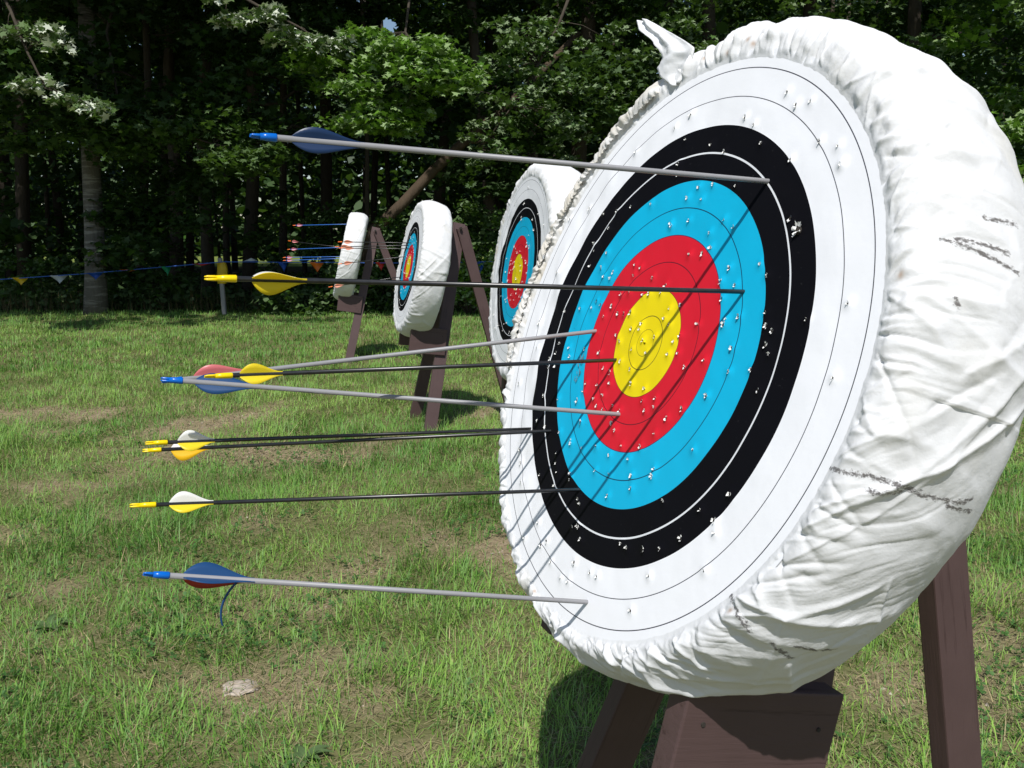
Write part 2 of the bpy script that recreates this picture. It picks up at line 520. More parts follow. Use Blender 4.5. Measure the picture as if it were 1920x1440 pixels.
# pebbles
mb = []
n = 900
x, y = scatter(n * 6, 1.8, 7); k = bare_mask(x, y) > .45; x, y = x[k][:n], y[k][:n]; n = len(x)
ico = [(0, 0, 1), (.9, 0, .3), (.28, .85, .25), (-.72, .52, .3), (-.72, -.52, .2), (.28, -.85, .3)]
fc = [(0, 1, 2), (0, 2, 3), (0, 3, 4), (0, 4, 5), (0, 5, 1)]
s = rng.uniform(.002, .008, n)
V = np.array(ico)[None] * s[:, None, None] * rng.uniform(.6, 1.3, (n, 6, 3)) + np.stack([x, y, lumps(x, y) - s * .1], -1)[:, None]
Q = (np.array(fc)[None] + (np.arange(n) * 6)[:, None, None]).reshape(-1)
me = np_mesh('gravel', V.reshape(-1, 3), Q, np.arange(n * 5) * 3, np.full(n * 5, 3))
o = link('gravel', me, M['stone'], smooth=False); tag(o, 'small stones lying on the bare soil patches', 'gravel', kind='stuff')

def rock(name, pos, size, seed, label):
    bm = bmesh.new(); bmesh.ops.create_icosphere(bm, subdivisions=4, radius=1)
    r = np.random.default_rng(seed)
    for v in bm.verts:
        c = v.co.copy(); nz = float(vnoise(np.array([c.x * 1.6 + 5 + c.z]), np.array([c.y * 1.6 + 7 - c.z]), seed, 4)[0])
        v.co = c * (.25 + 1.5 * nz); v.co.x *= size[0]; v.co.y *= size[1]; v.co.z *= size[2]
    me = bpy.data.meshes.new(name); bm.to_mesh(me); bm.free()
    o = link(name, me, M['stone']); o.location = pos; tag(o, label, 'stone'); return o
g = on_ground(440, 1292)
rock('stone', (g.x, g.y, -.004), (.058, .046, .013), 3, 'flat pale stone half buried in the bare soil in the foreground')

def weed(name, px, py, nl, L, W, label, seed=1, up=.7):
    g = on_ground(px, py); r = np.random.default_rng(seed); V = []; Fc = []
    for i in range(nl):
        a = i * 2.4 + r.uniform(-.3, .3); l = L * r.uniform(.6, 1.15); wd = W * r.uniform(.7, 1.1); el = up * r.uniform(.6, 1.3)
        o = len(V); ns = 7
        for j in range(ns + 1):
            t = j / ns; e = el - t * .9; rr = l * t * math.cos(el * .6); zz = l * (math.sin(el) * t - .55 * t * t)
            wv = wd * math.sin(math.pi * min(1, t ** .75 * .97 + .03)) * .5
            for sgn, dz in ((-1, .18), (0, 0), (1, .18)):
                V.append((math.cos(a) * rr - math.sin(a) * wv * sgn, math.sin(a) * rr + math.cos(a) * wv * sgn, max(zz, .006) + abs(sgn) * wv * dz * 2))
        for j in range(ns):
            for q in (0, 1): Fc.append((o + j * 3 + q, o + j * 3 + q + 1, o + j * 3 + 4 + q, o + j * 3 + 3 + q))
    me = bpy.data.meshes.new(name); me.from_pydata(V, [], Fc); me.update(); float_attr(me, 'tint', np.full(len(V), .6))
    o = link(name, me, M['leaf_s']); o.location = (g.x, g.y, .0); tag(o, label, 'weed', 'broad leaved weeds in the grass'); return o
weed('weed_plant', 570, 1425, 9, .085, .028, 'broad leaved weed with grey green leaves beside the bottom edge, below the lowest arrow', 1)
weed('weed_plant', 90, 1180, 10, .10, .03, 'broad leaved dark weed clump by the left edge below the blue nocked arrows', 2)
weed('weed_plant', 540, 925, 7, .07, .02, 'small pale flat weed just under the lone black arrow with the white vane', 3, .35)
weed('weed_plant', 1240, 1400, 6, .09, .016, 'thin weed growing between the two front legs of the nearest stand', 4)

# ------------------------------------------------------------------ target frames
def frame_of(Cx, az, tilt):
    n_ = Vector((math.cos(R(tilt)) * math.cos(R(az)), math.cos(R(tilt)) * math.sin(R(az)), math.sin(R(tilt))))
    Yv = (Vector((0, 0, 1)) - n_ * n_.z).normalized(); Xv = Yv.cross(n_).normalized()
    m = Matrix((Xv, Yv, n_)).transposed().to_4x4(); m.translation = Vector(Cx); return m

C1 = Vector((.1915, 1.2499, -.1573 + CAM_H)); C2 = Vector((.024, 3.886, -.176 + CAM_H)); C3 = Vector((-.740, 6.325, -.248 + CAM_H))
c4 = at(641, 478, 9.7)
T1 = frame_of(C1, -157.17, 18.38); T2 = frame_of(C2, -165.0, 8.3); T3 = frame_of(C3, -164.0, 11.4); T4 = frame_of(c4, -171.3, 13.0)

def smooth_profile(pts, it=3):
    p = np.array(pts, float)
    for _ in range(it):
        q = [p[0]]
        for i in range(len(p) - 1): q += [p[i] * .75 + p[i + 1] * .25, p[i] * .25 + p[i + 1] * .75]
        q.append(p[-1]); p = np.array(q)
    return p

SCUFF = [[(-11.7, 0.003), (-11.0, -0.037), (-11.4, -0.07), (-11.2, -0.108), (-10.3, -0.135)], [(-13.1, -0.016), (-11.9, -0.042)], [(19.7, -0.02), (19.5, -0.051), (19.0, -0.084), (18.4, -0.116)],
         [(20.2, -0.035), (20.5, -0.067), (20.4, -0.101)], [(24.1, -0.07), (25.1, -0.117)], [(12.1, -0.035), (11.4, -0.04)], [(-37.8, 0.003), (-39.2, -0.013)], [(-38.8, -0.036), (-40.1, -0.069)],
         [(-37.4, -0.057), (-36.7, -0.107)], [(-11.8, -0.104), (-11.9, -0.145)]]

def cover_mesh(name, nth, ns, seed, big=True):
    r = np.random.default_rng(seed)
    prof = smooth_profile([(.392, -.003), (.4165, .0015), (.424, .0035), (.440, .004), (.457, -.003), (.470, -.018), (.481, -.05), (.486, -.10), (.481, -.15), (.468, -.188), (.44, -.202), (.36, -.205), (.22, -.205), (.12, -.205)], 3)
    d = np.concatenate([[0], np.cumsum(np.linalg.norm(np.diff(prof, axis=0), axis=1))])
    tot = d[-1]
    front = .29
    s = np.concatenate([np.linspace(0, front, int(ns * .88)), np.linspace(front, tot, ns - int(ns * .88) + 1)[1:]])
    pr = np.interp(s, d, prof[:, 0]); pz = np.interp(s, d, prof[:, 1])
    tg = np.stack([np.gradient(pr, s), np.gradient(pz, s)], 1); tg /= np.linalg.norm(tg, axis=1)[:, None]
    nr, nz = -tg[:, 1], tg[:, 0]
    # smooth outward direction: front +z, rim +r
    th = np.arange(nth) * 2 * np.pi / nth
    TH, S = np.meshgrid(th, s, indexing='ij')
    l = S - d[np.searchsorted(prof[:, 0] > .4165, True)] if False else S - .026
    D = np.zeros_like(TH)
    def add(th0, slope, w0, w1, a, l0, l1, asym=0.0, sharp=False):
        nonlocal D
        c = th0 + slope * l
        dd = (TH - c + np.pi) % (2 * np.pi) - np.pi
        dd = dd * .47
        wv = w0 + (w1 - w0) * np.clip(l / .25, 0, 1)
        x_ = dd / wv
        x_ = np.where(x_ > 0, x_ * (1 + asym), x_ * (1 - asym))
        win = np.clip((l - l0) / .012 + .5, 0, 1) * np.clip((l1 - l) / (.35 * (l1 - l0)) + .0, 0, 1)
        win = win * win * (3 - 2 * win)
        p = (.45 / (1 + x_ * x_) ** 1.5 + .75 * np.exp(-np.sqrt(x_ * x_ + .03) * 1.5)) if sharp else np.exp(-x_ * x_)
        D += a * p * win
    npl = 230 if big else 90
    for i in range(npl):
        t0 = (i + r.uniform(-.45, .45)) / npl * 2 * np.pi
        add(t0, r.normal(0, 1.0), r.uniform(.0022, .0045), r.uniform(.012, .03), r.uniform(.0012, .0040) * (1 if r.random() < .5 else -.8) * (1.5 if math.pi * .45 < t0 < math.pi * 1.05 else 1), r.uniform(.0, .010), r.uniform(.04, .11), r.uniform(-.4, .4), True)
    nf = 74 if big else 44
    for i in range(nf):
        t0 = (i + r.uniform(-.5, .5)) / nf * 2 * np.pi
        dg = math.degrees(t0)
        dirn = 1.0 if (dg > 180 and dg < 350) else -.3
        a = r.uniform(.0012, .0060)
        add(t0, dirn * r.uniform(.3, 3.2) + r.normal(0, .5), r.uniform(.004, .009), r.uniform(.010, .034), a, r.uniform(.006, .03), r.uniform(.10, .31), r.uniform(-.6, .6), True)
    for i in range(44 if big else 26):   # secondary creases that start on the rim
        t0 = r.uniform(0, 2 * np.pi); l0 = r.uniform(.03, .15)
        add(t0, r.normal(1.0, 2.6), r.uniform(.003, .007), r.uniform(.008, .024), r.uniform(-.0035, .0045), l0, l0 + r.uniform(.06, .14), r.uniform(-.5, .5), True)
    # slack cloth
    D += (vnoise(TH * 2.6, l * 9 + 3, seed + 1, 3) - .5) * .014 * np.clip(l / .08, 0, 1)
    D += (vnoise(TH * 16 + l * 20, l * 26 + 3, seed + 2, 3) - .5) * .0030 * np.clip(l / .03, 0, 1)
    # crisp random creases
    shear = np.where(np.sin(TH) < 0, 1.5, -.3) * l + .25 * (vnoise(TH * 3, l * 6 + 2, seed + 11, 2) - .5)
    for (fa, fb, am, sd_) in ((13, 5, .0027, 7), (34, 10, .0012, 8), (90, 22, .0005, 9)):
        q = vnoise((TH - shear) * fa + 60, l * fb + 6, seed + sd_, 1)
        D += ((np.minimum(np.abs(q - .5), .2)) / .2 - .75) * am * np.clip(vnoise(TH * 4.5 + sd_, l * 9 + 2, seed + sd_ + 20, 2) * 3.2 - .95, .12, 1.25) * np.clip(1.5 - l / .16, .35, 1.3) * np.clip(l / .008, 0, 1)
    # sag at the bottom
    sag = np.clip(-np.sin(TH), 0, 1) ** 2 * np.clip(l / .10, 0, 1) * .003
    if big:
        # bulge where the cloth bags out low on the near side
        g1 = np.exp(-(((TH - R(318) + np.pi) % (2 * np.pi) - np.pi) / .35) ** 2) * np.exp(-((l - .10) / .07) ** 2)
        D += g1 * .006
    fade = np.clip((tot - .10 - S) / .06, 0, 1)
    D = np.clip((D + sag) , -.003 - .02 * np.clip(l / .05, 0, 1), .05) * fade
    NR = np.broadcast_to(nr, TH.shape); NZ = np.broadcast_to(nz, TH.shape)
    RR = pr[None] + NR * D; ZZ = pz[None] + NZ * D
    # ragged elastic edge
    edge = np.clip(1 - np.abs(S - .026) / .012, 0, 1)
    RR = RR + edge * (vnoise(TH * 45, TH * 3, seed + 5, 3) - .5) * .005
    YO = (.011 if big else 0) * np.clip(l / .05, 0, 1)
    RR = RR - (.010 if big else 0) * np.clip(l / .05, 0, 1)
    V = np.stack([RR * np.cos(TH), RR * np.sin(TH) + YO, ZZ], -1).reshape(-1, 3)
    me = quads_mesh(name, V, grid_faces(nth, len(s), wrap_u=True)[:, ::-1] if False else grid_faces(nth, len(s), wrap_u=True))
    sc = np.zeros(TH.shape); 
    if big:
        thd = np.degrees(TH); zz = np.broadcast_to(pz, TH.shape)
        for pl in SCUFF:
            for (a0, z0), (a1, z1) in zip(pl[:-1], pl[1:]):
                ax, ay = a0 * .0084, z0; bx, by = a1 * .0084, z1
                px = ((thd + 180) % 360 - 180) * .0084; L2 = (bx - ax) ** 2 + (by - ay) ** 2 + 1e-12
                t = np.clip(((px - ax) * (bx - ax) + (zz - ay) * (by - ay)) / L2, 0, 1)
                dd = np.hypot(px - ax - t * (bx - ax), zz - ay - t * (by - ay))
                sc = np.maximum(sc, np.exp(-(dd / .0046) ** 2))
        sc *= (S < .3)
    float_attr(me, 'scuff', sc.ravel())
    rust = np.zeros(TH.shape)
    for _ in range(7):
        t0 = r.uniform(0, 6.28); l0 = r.uniform(.0, .03)
        rust = np.maximum(rust, np.exp(-((((TH - t0 + np.pi) % (2 * np.pi) - np.pi) * .45) ** 2 + (l - l0) ** 2) / .004 ** 2) * .7)
    float_attr(me, 'rust', rust.ravel())
    aged = np.exp(-((TH - R(165)) / .55) ** 2) * np.clip((vnoise(TH * 30, l * 30, 77, 3) - .3) * 2, 0, 1) * np.clip(1 - l / .09, 0, 1) * .8
    float_attr(me, 'aged', aged.ravel())
    return me

HOLES = [(-55,269),(-48,251),(100,227),(17,229),(49,232),(32,211),(-3,214),(-98,208),(-154,205),(-196,199),(-240,195),(-301,207),(-208,171),(-361,188),(-344,89),(-27,177),(-23,172),(17,181),(74,163),(97,181),(122,171),(-188,129),(-244,144),(-235,131),(-233,106),(-192,102),(-147,98),(-176,90),(-151,88),(-89,112),(-72,109),(-31,95),(-84,96),(43,131),(73,134),(87,142),(140,117),(199,124),(218,110),(131,98),(163,95),(227,181),(8,86),(-105,65),(-83,69),(-44,69),(-28,72),(2,74),(-122,45),(-138,27),(-97,35),(-80,35),(-62,39),(-176,50),(-159,45),(-185,36),(-219,32),(-271,22),(-360,-6),(-46,16),(-23,26),(-23,17),(21,11),(-6,3),(-27,-13),(13,-14),(-69,-7),(-83,2),(36,53),(31,39),(47,32),(61,61),(111,38),(145,76),(188,56),(166,51),(165,43),(236,65),(244,50),(257,45),(253,27),(264,18),(308,63),(361,86),(373,6),(265,-26),(79,20),(70,10),(87,-4),(66,-9),(112,-20),(148,-6),(194,17),(202,-13),(241,-4),(175,-49),(-48,-35),(-15,-42),(-1,-62),(35,-63),(-116,-31),(-165,-30),(-217,-35),(-206,-49),(-273,-23),(-255,-32),(-257,-50),(-275,-63),(-269,-77),(-244,-71),(-337,-49),(-364,-121),(-90,-52),(-68,-55),(-59,-71),(-127,-82),(-92,-79),(-68,-91),(-90,-100),(-76,-109),(-57,-111),(-31,-100),(-11,-104),(-127,-96),(-138,-112),(-201,-121),(-253,-125),(38,-80),(69,-71),(73,-83),(52,-92),(134,-74),(108,-92),(-20,-125),(-7,-133),(92,-117),(-108,-142),(-248,-168),(-215,-171),(-164,-170),(-120,-173),(-118,-178),(-80,-177),(-42,-166),(22,-150),(68,-140),(-1,-169),(183,-118),(-153,-203),(-282,-228),(284,244),(50,-163),(-25,-199),(14,-194),(69,-182),(115,-160),(115,-170),(77,-199),(27,-223),(-91,-221),(-88,-230),(-132,-229),(-144,-218),(-186,-248),(-265,-248),(-127,-251),(-47,-250),(-37,-255),(155,-194),(230,-182),(273,-150),(260,-186),(268,-199),(212,-225),(178,-250),(145,-262),(108,-273),(93,-272),(-7,-299),(-38,-291),(-27,-285),(-21,-286),(-143,-316),(-172,-352),(-113,-344),(-100,-333),(-69,-356),(-28,-366),(-5,-362),(-4,-333),(43,-332),(62,-330),(173,-288),(271,-245),(159,-340),(-240,-275),(147,348),(172,328),(197,329),(-63,345),(-96,328),(75,323),(99,311),(236,275),(270,266),(285,243),(194,256),(-56,305),(13,291),(127,282),(51,277),(-53,267),(-196,299)]

def face_mesh(name, holes, seed, nr=110, nth=420, warp=1.0, hs=1.0):
    """paper disc with shallow waves, plus the torn lips of the arrow holes"""
    r = np.random.default_rng(seed)
    rad = np.concatenate([[0.0005], np.linspace(.004, .426, nr)]); th = np.arange(nth) * 2 * np.pi / nth
    RA, TH = np.meshgrid(rad, th, indexing='ij')
    X = RA * np.cos(TH); Y = RA * np.sin(TH)
    def H(X, Y):
        Ra = np.hypot(X, Y)
        a = (vnoise(X * 9 + 20, Y * 9 + 20, seed, 3) - .5) * .004
        left = np.clip((-X - .12) / .2, 0, 1)
        a += (vnoise(X * 22 + 20, Y * 15 + 20, seed + 3, 2) - .5) * .008 * left
        a *= warp * np.clip((.40 - Ra) / .05, .1, 1)
        return a + .001
    Z = H(X, Y)
    for (hx, hy) in holes:
        d2 = (X - hx) ** 2 + (Y - hy) ** 2
        Z = Z + .0016 * np.exp(-d2 / .007 ** 2)
    V = [np.stack([X, Y, Z], -1).reshape(-1, 3)]
    Q = grid_faces(len(rad), nth, wrap_v=True)
    loops = list(Q.ravel()); tot = [4] * len(Q); mi = [0] * len(Q)
    loops += list(range(nth))[::-1]; tot.append(nth); mi.append(0)
    base = len(V[0]); VV = []
    for (hx, hy) in holes:
        sz = r.uniform(.0016, .0029) * hs
        z = float(H(np.array([hx]), np.array([hy]))[0]) + .0017
        m = 8; ph = r.uniform(0, 6); b = base + len(VV)
        ex, ey = r.uniform(.7, 1.1), r.uniform(.9, 1.5)
        # dark pit
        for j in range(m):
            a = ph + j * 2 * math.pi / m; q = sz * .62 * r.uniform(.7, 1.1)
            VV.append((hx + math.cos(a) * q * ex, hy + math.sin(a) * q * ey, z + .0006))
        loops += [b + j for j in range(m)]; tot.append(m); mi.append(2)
        # torn petals curling out
        for j in range(r.integers(5, 8)):
            a = ph + r.uniform(0, 6.28); w_ = r.uniform(.35, .7); q = sz * r.uniform(.9, 1.55); hz = r.uniform(.0008, .0030) * hs
            b = base + len(VV)
            VV += [(hx + math.cos(a - w_) * sz * .75 * ex, hy + math.sin(a - w_) * sz * .75 * ey, z + .0002), (hx + math.cos(a + w_) * sz * .75 * ex, hy + math.sin(a + w_) * sz * .75 * ey, z + .0002),
                   (hx + math.cos(a + .25) * q * ex, hy + math.sin(a + .25) * q * ey, z + hz), (hx + math.cos(a - .3) * q * ex * .9, hy + math.sin(a - .3) * q * ey * .9, z + hz * .8)]
            loops += [b, b + 1, b + 2, b + 3]; tot.append(4); mi.append(1)
    V.append(np.array(VV)); V = np.concatenate(V)
    st = np.concatenate([[0], np.cumsum(tot)[:-1]])
    return np_mesh(name, V, loops, st, tot, mi)

def board(name, p0, p1, wdir, wd, th, parent, inv=None, bev=.003, label=None):
    """board from p0 to p1; wdir = direction of its wide side"""
    p0, p1 = Vector(p0), Vector(p1); z = (p1 - p0); L = z.length; z.normalize()
    x = (Vector(wdir) - z * Vector(wdir).dot(z)).normalized(); y = z.cross(x)
    bm = bmesh.new(); bmesh.ops.create_cube(bm, size=1)
    for v in bm.verts: v.co = Vector((v.co.x * wd, v.co.y * th, (v.co.z + .5) * L))
    bmesh.ops.bevel(bm, geom=list(bm.edges), offset=bev, segments=2, affect='EDGES', profile=.6)
    me = bpy.data.meshes.new(name); bm.to_mesh(me); bm.free()
    m = Matrix((x, y, z)).transposed().to_4x4(); m.translation = p0
    o = link(name, me, M['wood'], parent, (inv @ m) if inv is not None else m, smooth=False)
    if label: o['label'] = label
    return o

def make_stand(T, label, rear=(.05, .0), gz=0.0, via=None, thick=.205):
    C = T.translation; n = (T.to_3x3() @ Vector((0, 0, 1))); Yv = T.to_3x3() @ Vector((0, 1, 0)); Xv = T.to_3x3() @ Vector((1, 0, 0))
    base = Vector((C.x, C.y, 0)) - Vector((n.x, n.y, 0)).normalized() * .25
    root = empty('target_stand', Matrix.Translation(base)); inv = Matrix.Translation(-base)
    tag(root, label, 'target stand', 'wooden target stands')
    def P(o, up, a): return C + Xv * o + Yv * up + n * a
    a_leg = -(thick + .012 + .045) - .040
    top = P(0, .36, a_leg)
    def to_ground(p, q):
        d = q - p; return p + d * ((gz - .03 - p.z) / d.z)
    for sgn in (1, -1):
        tp = P(.022 * sgn, .37, a_leg); md = P((.185 if sgn > 0 else .148 if via else .165) * sgn, -.46, a_leg)
        ft = to_ground(tp, md)
        board('leg', ft, tp, n, .088, .038, root, inv)
        # ledge board that carries the boss, screwed on the outer side of the leg
        off = .2255
        of_ = off if sgn > 0 or not via else .175
        b0 = P(sgn * of_, -.470, a_leg - .015); b1 = P(sgn * of_, -.490, -.062)
        if sgn < 0 and via: b0 = P(-of_, -.435, a_leg - .015); b1 = P(-of_, -.445, -.085)
        o = board('ledge_board', b0, b1, Yv, .11 if (sgn < 0 and via) else .185, .038, root, inv)
        for (uu, aa) in ((-.43, a_leg + .02), (-.54, a_leg + .01), (-.44, -.09)):
            c = P(sgn * (off + .0195), uu, aa); mb = MB().tube([c - Xv * sgn * .002, c + Xv * sgn * .0012], [.0032, .0032], 10)
            link('screw', mb.mesh('screw'), M['pit'], o, o.matrix_basis.inverted() @ inv, smooth=False)
    # rear leg bolted beside the top of the front legs
    rt = P(.075, .345, a_leg - .01)
    rf = to_ground(rt, rt + (-Vector((n.x, n.y, 0)).normalized() * rear[0] + Xv * rear[1] + Vector((0, 0, -1))))
    if via: rf = to_ground(rt, P(*via))
    board('leg', rf, rt, n, .076, .038, root, inv)
    mb = MB().tube([P(-.06, .335, a_leg), P(.12, .335, a_leg)], [.006, .006], 10).tube([P(.105, .335, a_leg), P(.113, .335, a_leg)], [.012, .012], 6)
    link('bolt', mb.mesh('bolt'), M['pit'], root, inv, smooth=False)
    return root

def make_target(T, label, face_me, cover_me, face_label=None):
    root = empty('archery_target', T); tag(root, label, 'archery target', 'round archery targets on the range')
    link('target_face', face_me, [M['face'], M['torn'], M['pit']], root)
    link('cloth_cover', cover_me, M['cloth'], root)
    # straw boss inside
    mb = MB(); V, Fc = tube([(0, .008, -.18), (0, .005, -.01)], [.425, .40], 64); mb.add(V, Fc)
    link('straw_boss', mb.mesh('straw_boss'), M['straw_core'], root, smooth=False)
    return root

holes1 = [(a / 1000, b / 1000) for a, b in HOLES]
f1 = face_mesh('face', holes1, 5, nr=230, nth=900)
t1 = make_target(T1, 'huge round target nearest the camera, white cloth bunched round its rim', f1, cover_mesh('cover', 1500, 230, 3, True))
# big ragged hole in the black ring
r_ = np.random.default_rng(4); mb = MB()
cx, cy = .247, .168
for j in range(22):
    a = r_.uniform(0, 6.28); q0 = r_.uniform(.002, .005); q1 = q0 + r_.uniform(.002, .0045); w_ = r_.uniform(.0010, .0024); hz = r_.uniform(.001, .005)
    ca, sa = math.cos(a), math.sin(a)
    mb.add([(cx + ca * q0 - sa * w_, cy + sa * q0 * 1.3 + ca * w_, .003), (cx + ca * q0 + sa * w_, cy + sa * q0 * 1.3 - ca * w_, .003), (cx + ca * q1 + sa * w_ * .6, cy + sa * q1 * 1.3 - ca * w_ * .6, .003 + hz), (cx + ca * q1 - sa * w_ * .3, cy + sa * q1 * 1.3 + ca * w_ * .5, .003 + hz * .7)], [(0, 1, 2, 3)])
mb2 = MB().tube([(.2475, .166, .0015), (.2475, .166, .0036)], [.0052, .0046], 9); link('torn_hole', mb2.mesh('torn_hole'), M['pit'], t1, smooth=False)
o = link('torn_patch', mb.mesh('torn_patch'), M['torn'], t1, smooth=False); o['label'] = 'ragged white tear in the black ring'
# scribbled scar on the blue ring (grey scratches)
mb = MB(); cx, cy = -.162, -.066
for j in range(26):
    a = r_.uniform(1.0, 2.4); x0 = cx + r_.uniform(-.006, .006); y0 = cy + r_.uniform(-.02, .022); L = r_.uniform(.003, .010)
    mb.tube([(x0, y0, .0032), (x0 + math.cos(a) * L, y0 + math.sin(a) * L, .0036)], [.0005, .0003], 4)
link('scratch', mb.mesh('scratch'), plain('grey_scratch', (.10, .14, .16), .8), t1, smooth=False)

# loose corner of the cover standing up at the top
def plane_pt(px, py, zoff):
    n = T1.to_3x3() @ Vector((0, 0, 1)); P0 = T1 @ Vector((0, 0, zoff)); r = ray(px, py)
    return T1.inverted() @ (ORG + r * ((P0 - ORG).dot(n) / r.dot(n)))
left = [(1193, 38, .030), (1197, 56, .030), (1220, 72, .026), (1234, 92, .022), (1240, 110, .018), (1231, 128, .016), (1240, 146, .012), (1262, 162, .006)]
right = [(1213, 36, .026), (1228, 44, .022), (1250, 57, .018), (1280, 74, .012), (1304, 90, .006), (1300, 108, .005), (1290, 128, .005), (1274, 156, .004)]
nv = 15; pts = []
for (a, b) in zip(left, right):
    A = plane_pt(*a); B = plane_pt(*b)
    for j in range(nv):
        t = j / (nv - 1); p = A.lerp(B, t); p.z += .006 * math.sin(t * 7 + a[1] * .05) * (1 - abs(2 * t - 1)) ; pts.append(p)
Vn = np.array(pts).reshape(len(left), nv, 3)
# upsample rows
rows = np.linspace(0, len(left) - 1, 40); Vn = np.stack([(Vn[int(k)] * (1 - (k % 1)) + Vn[min(int(k) + 1, len(left) - 1)] * (k % 1)) for k in rows])
Vn[..., 2] += (vnoise(Vn[..., 0] * 60, Vn[..., 1] * 60, 3, 3) - .5) * .010
me = quads_mesh('cloth_flap', Vn.reshape(-1, 3), grid_faces(40, nv)); 
for a_ in ('scuff', 'rust', 'aged'): float_attr(me, a_, np.zeros(40 * nv))
o = link('cloth_flap', me, M['cloth'], t1); o['label'] = 'loose cloth corner sticking up at the top of the cover'
sm = o.modifiers.new('s', 'SOLIDIFY'); sm.thickness = .0010
# gathered loops of old cloth along the far upper-left edge
mb_r = np.random.default_rng(9)
Vs = []; Qs = []; base = 0
for i in range(34):
    t0 = R(114 + i * 2.35 + mb_r.uniform(-.8, .8)); L = mb_r.uniform(.022, .04); wd = mb_r.uniform(.010, .020)
    nu, nv2 = 14, 10
    U, Vv = np.meshgrid(np.linspace(0, 1, nu), np.linspace(-1, 1, nv2), indexing='ij')
    rr = .424 + U * L * .9; hz = .004 + np.sin(np.pi * U) * mb_r.uniform(.005, .012) * np.sqrt(np.clip(1 - Vv ** 2, 0, 1)) + .002 * np.sin(Vv * 7 + U * 5 + i)
    hz = hz - U * .010
    tt = t0 + (Vv * wd * (.8 + .5 * U) + .008 * np.sin(U * 3 + i)) / .43
    P = np.stack([rr * np.cos(tt), rr * np.sin(tt), hz + .006], -1).reshape(-1, 3)
    Vs.append(P); Qs.append(grid_faces(nu, nv2) + base); base += len(P)
me = quads_mesh('gathered_hem', np.concatenate(Vs), np.concatenate(Qs))
float_attr(me, 'scuff', np.zeros(base)); float_attr(me, 'rust', np.zeros(base)); float_attr(me, 'aged', np.clip(vnoise(np.arange(base) * .03, np.zeros(base), 5, 3) * .9, 0, 1))
link('gathered_hem', me, M['cloth'], t1)

def rand_holes(n, seed, spread=.17):
    r = np.random.default_rng(seed); p = r.normal(0, spread, (n, 2)); return [tuple(q) for q in p if np.hypot(*q) < .41]
cov_small = [cover_mesh('cover', 520, 90, 21, False), cover_mesh('cover', 520, 90, 22, False), cover_mesh('cover', 520, 90, 23, False)]
t2 = make_target(T2, 'second nearest round target, partly hidden behind the huge one, no arrows in it', face_mesh('face', rand_holes(90, 31), 15, 60, 240, 1.6, 1.5), cov_small[0])
t3 = make_target(T3, 'third round target in the middle distance with thin red fletched arrows in its blue ring', face_mesh('face', rand_holes(80, 32, .14), 16, 60, 240, 1.6, 1.5), cov_small[1])
t4 = make_target(T4, 'farthest target seen edge on, only its white cloth rim showing', face_mesh('face', rand_holes(40, 33), 17, 40, 160, 1.5, 1.5), cov_small[2])

make_stand(T1, 'brown wooden stand holding up the huge nearest target', via=(.11, -.47, -.745))
make_stand(T2, 'brown wooden stand under the second target, almost wholly hidden by the nearest target', rear=(.27, .02))
make_stand(T3, 'brown wooden stand of the middle target with its rear leg sloping right', rear=(.27, .02))
make_stand(T4, 'brown wooden stand of the farthest edge-on target with a bolt at its top', rear=(.36, .02))

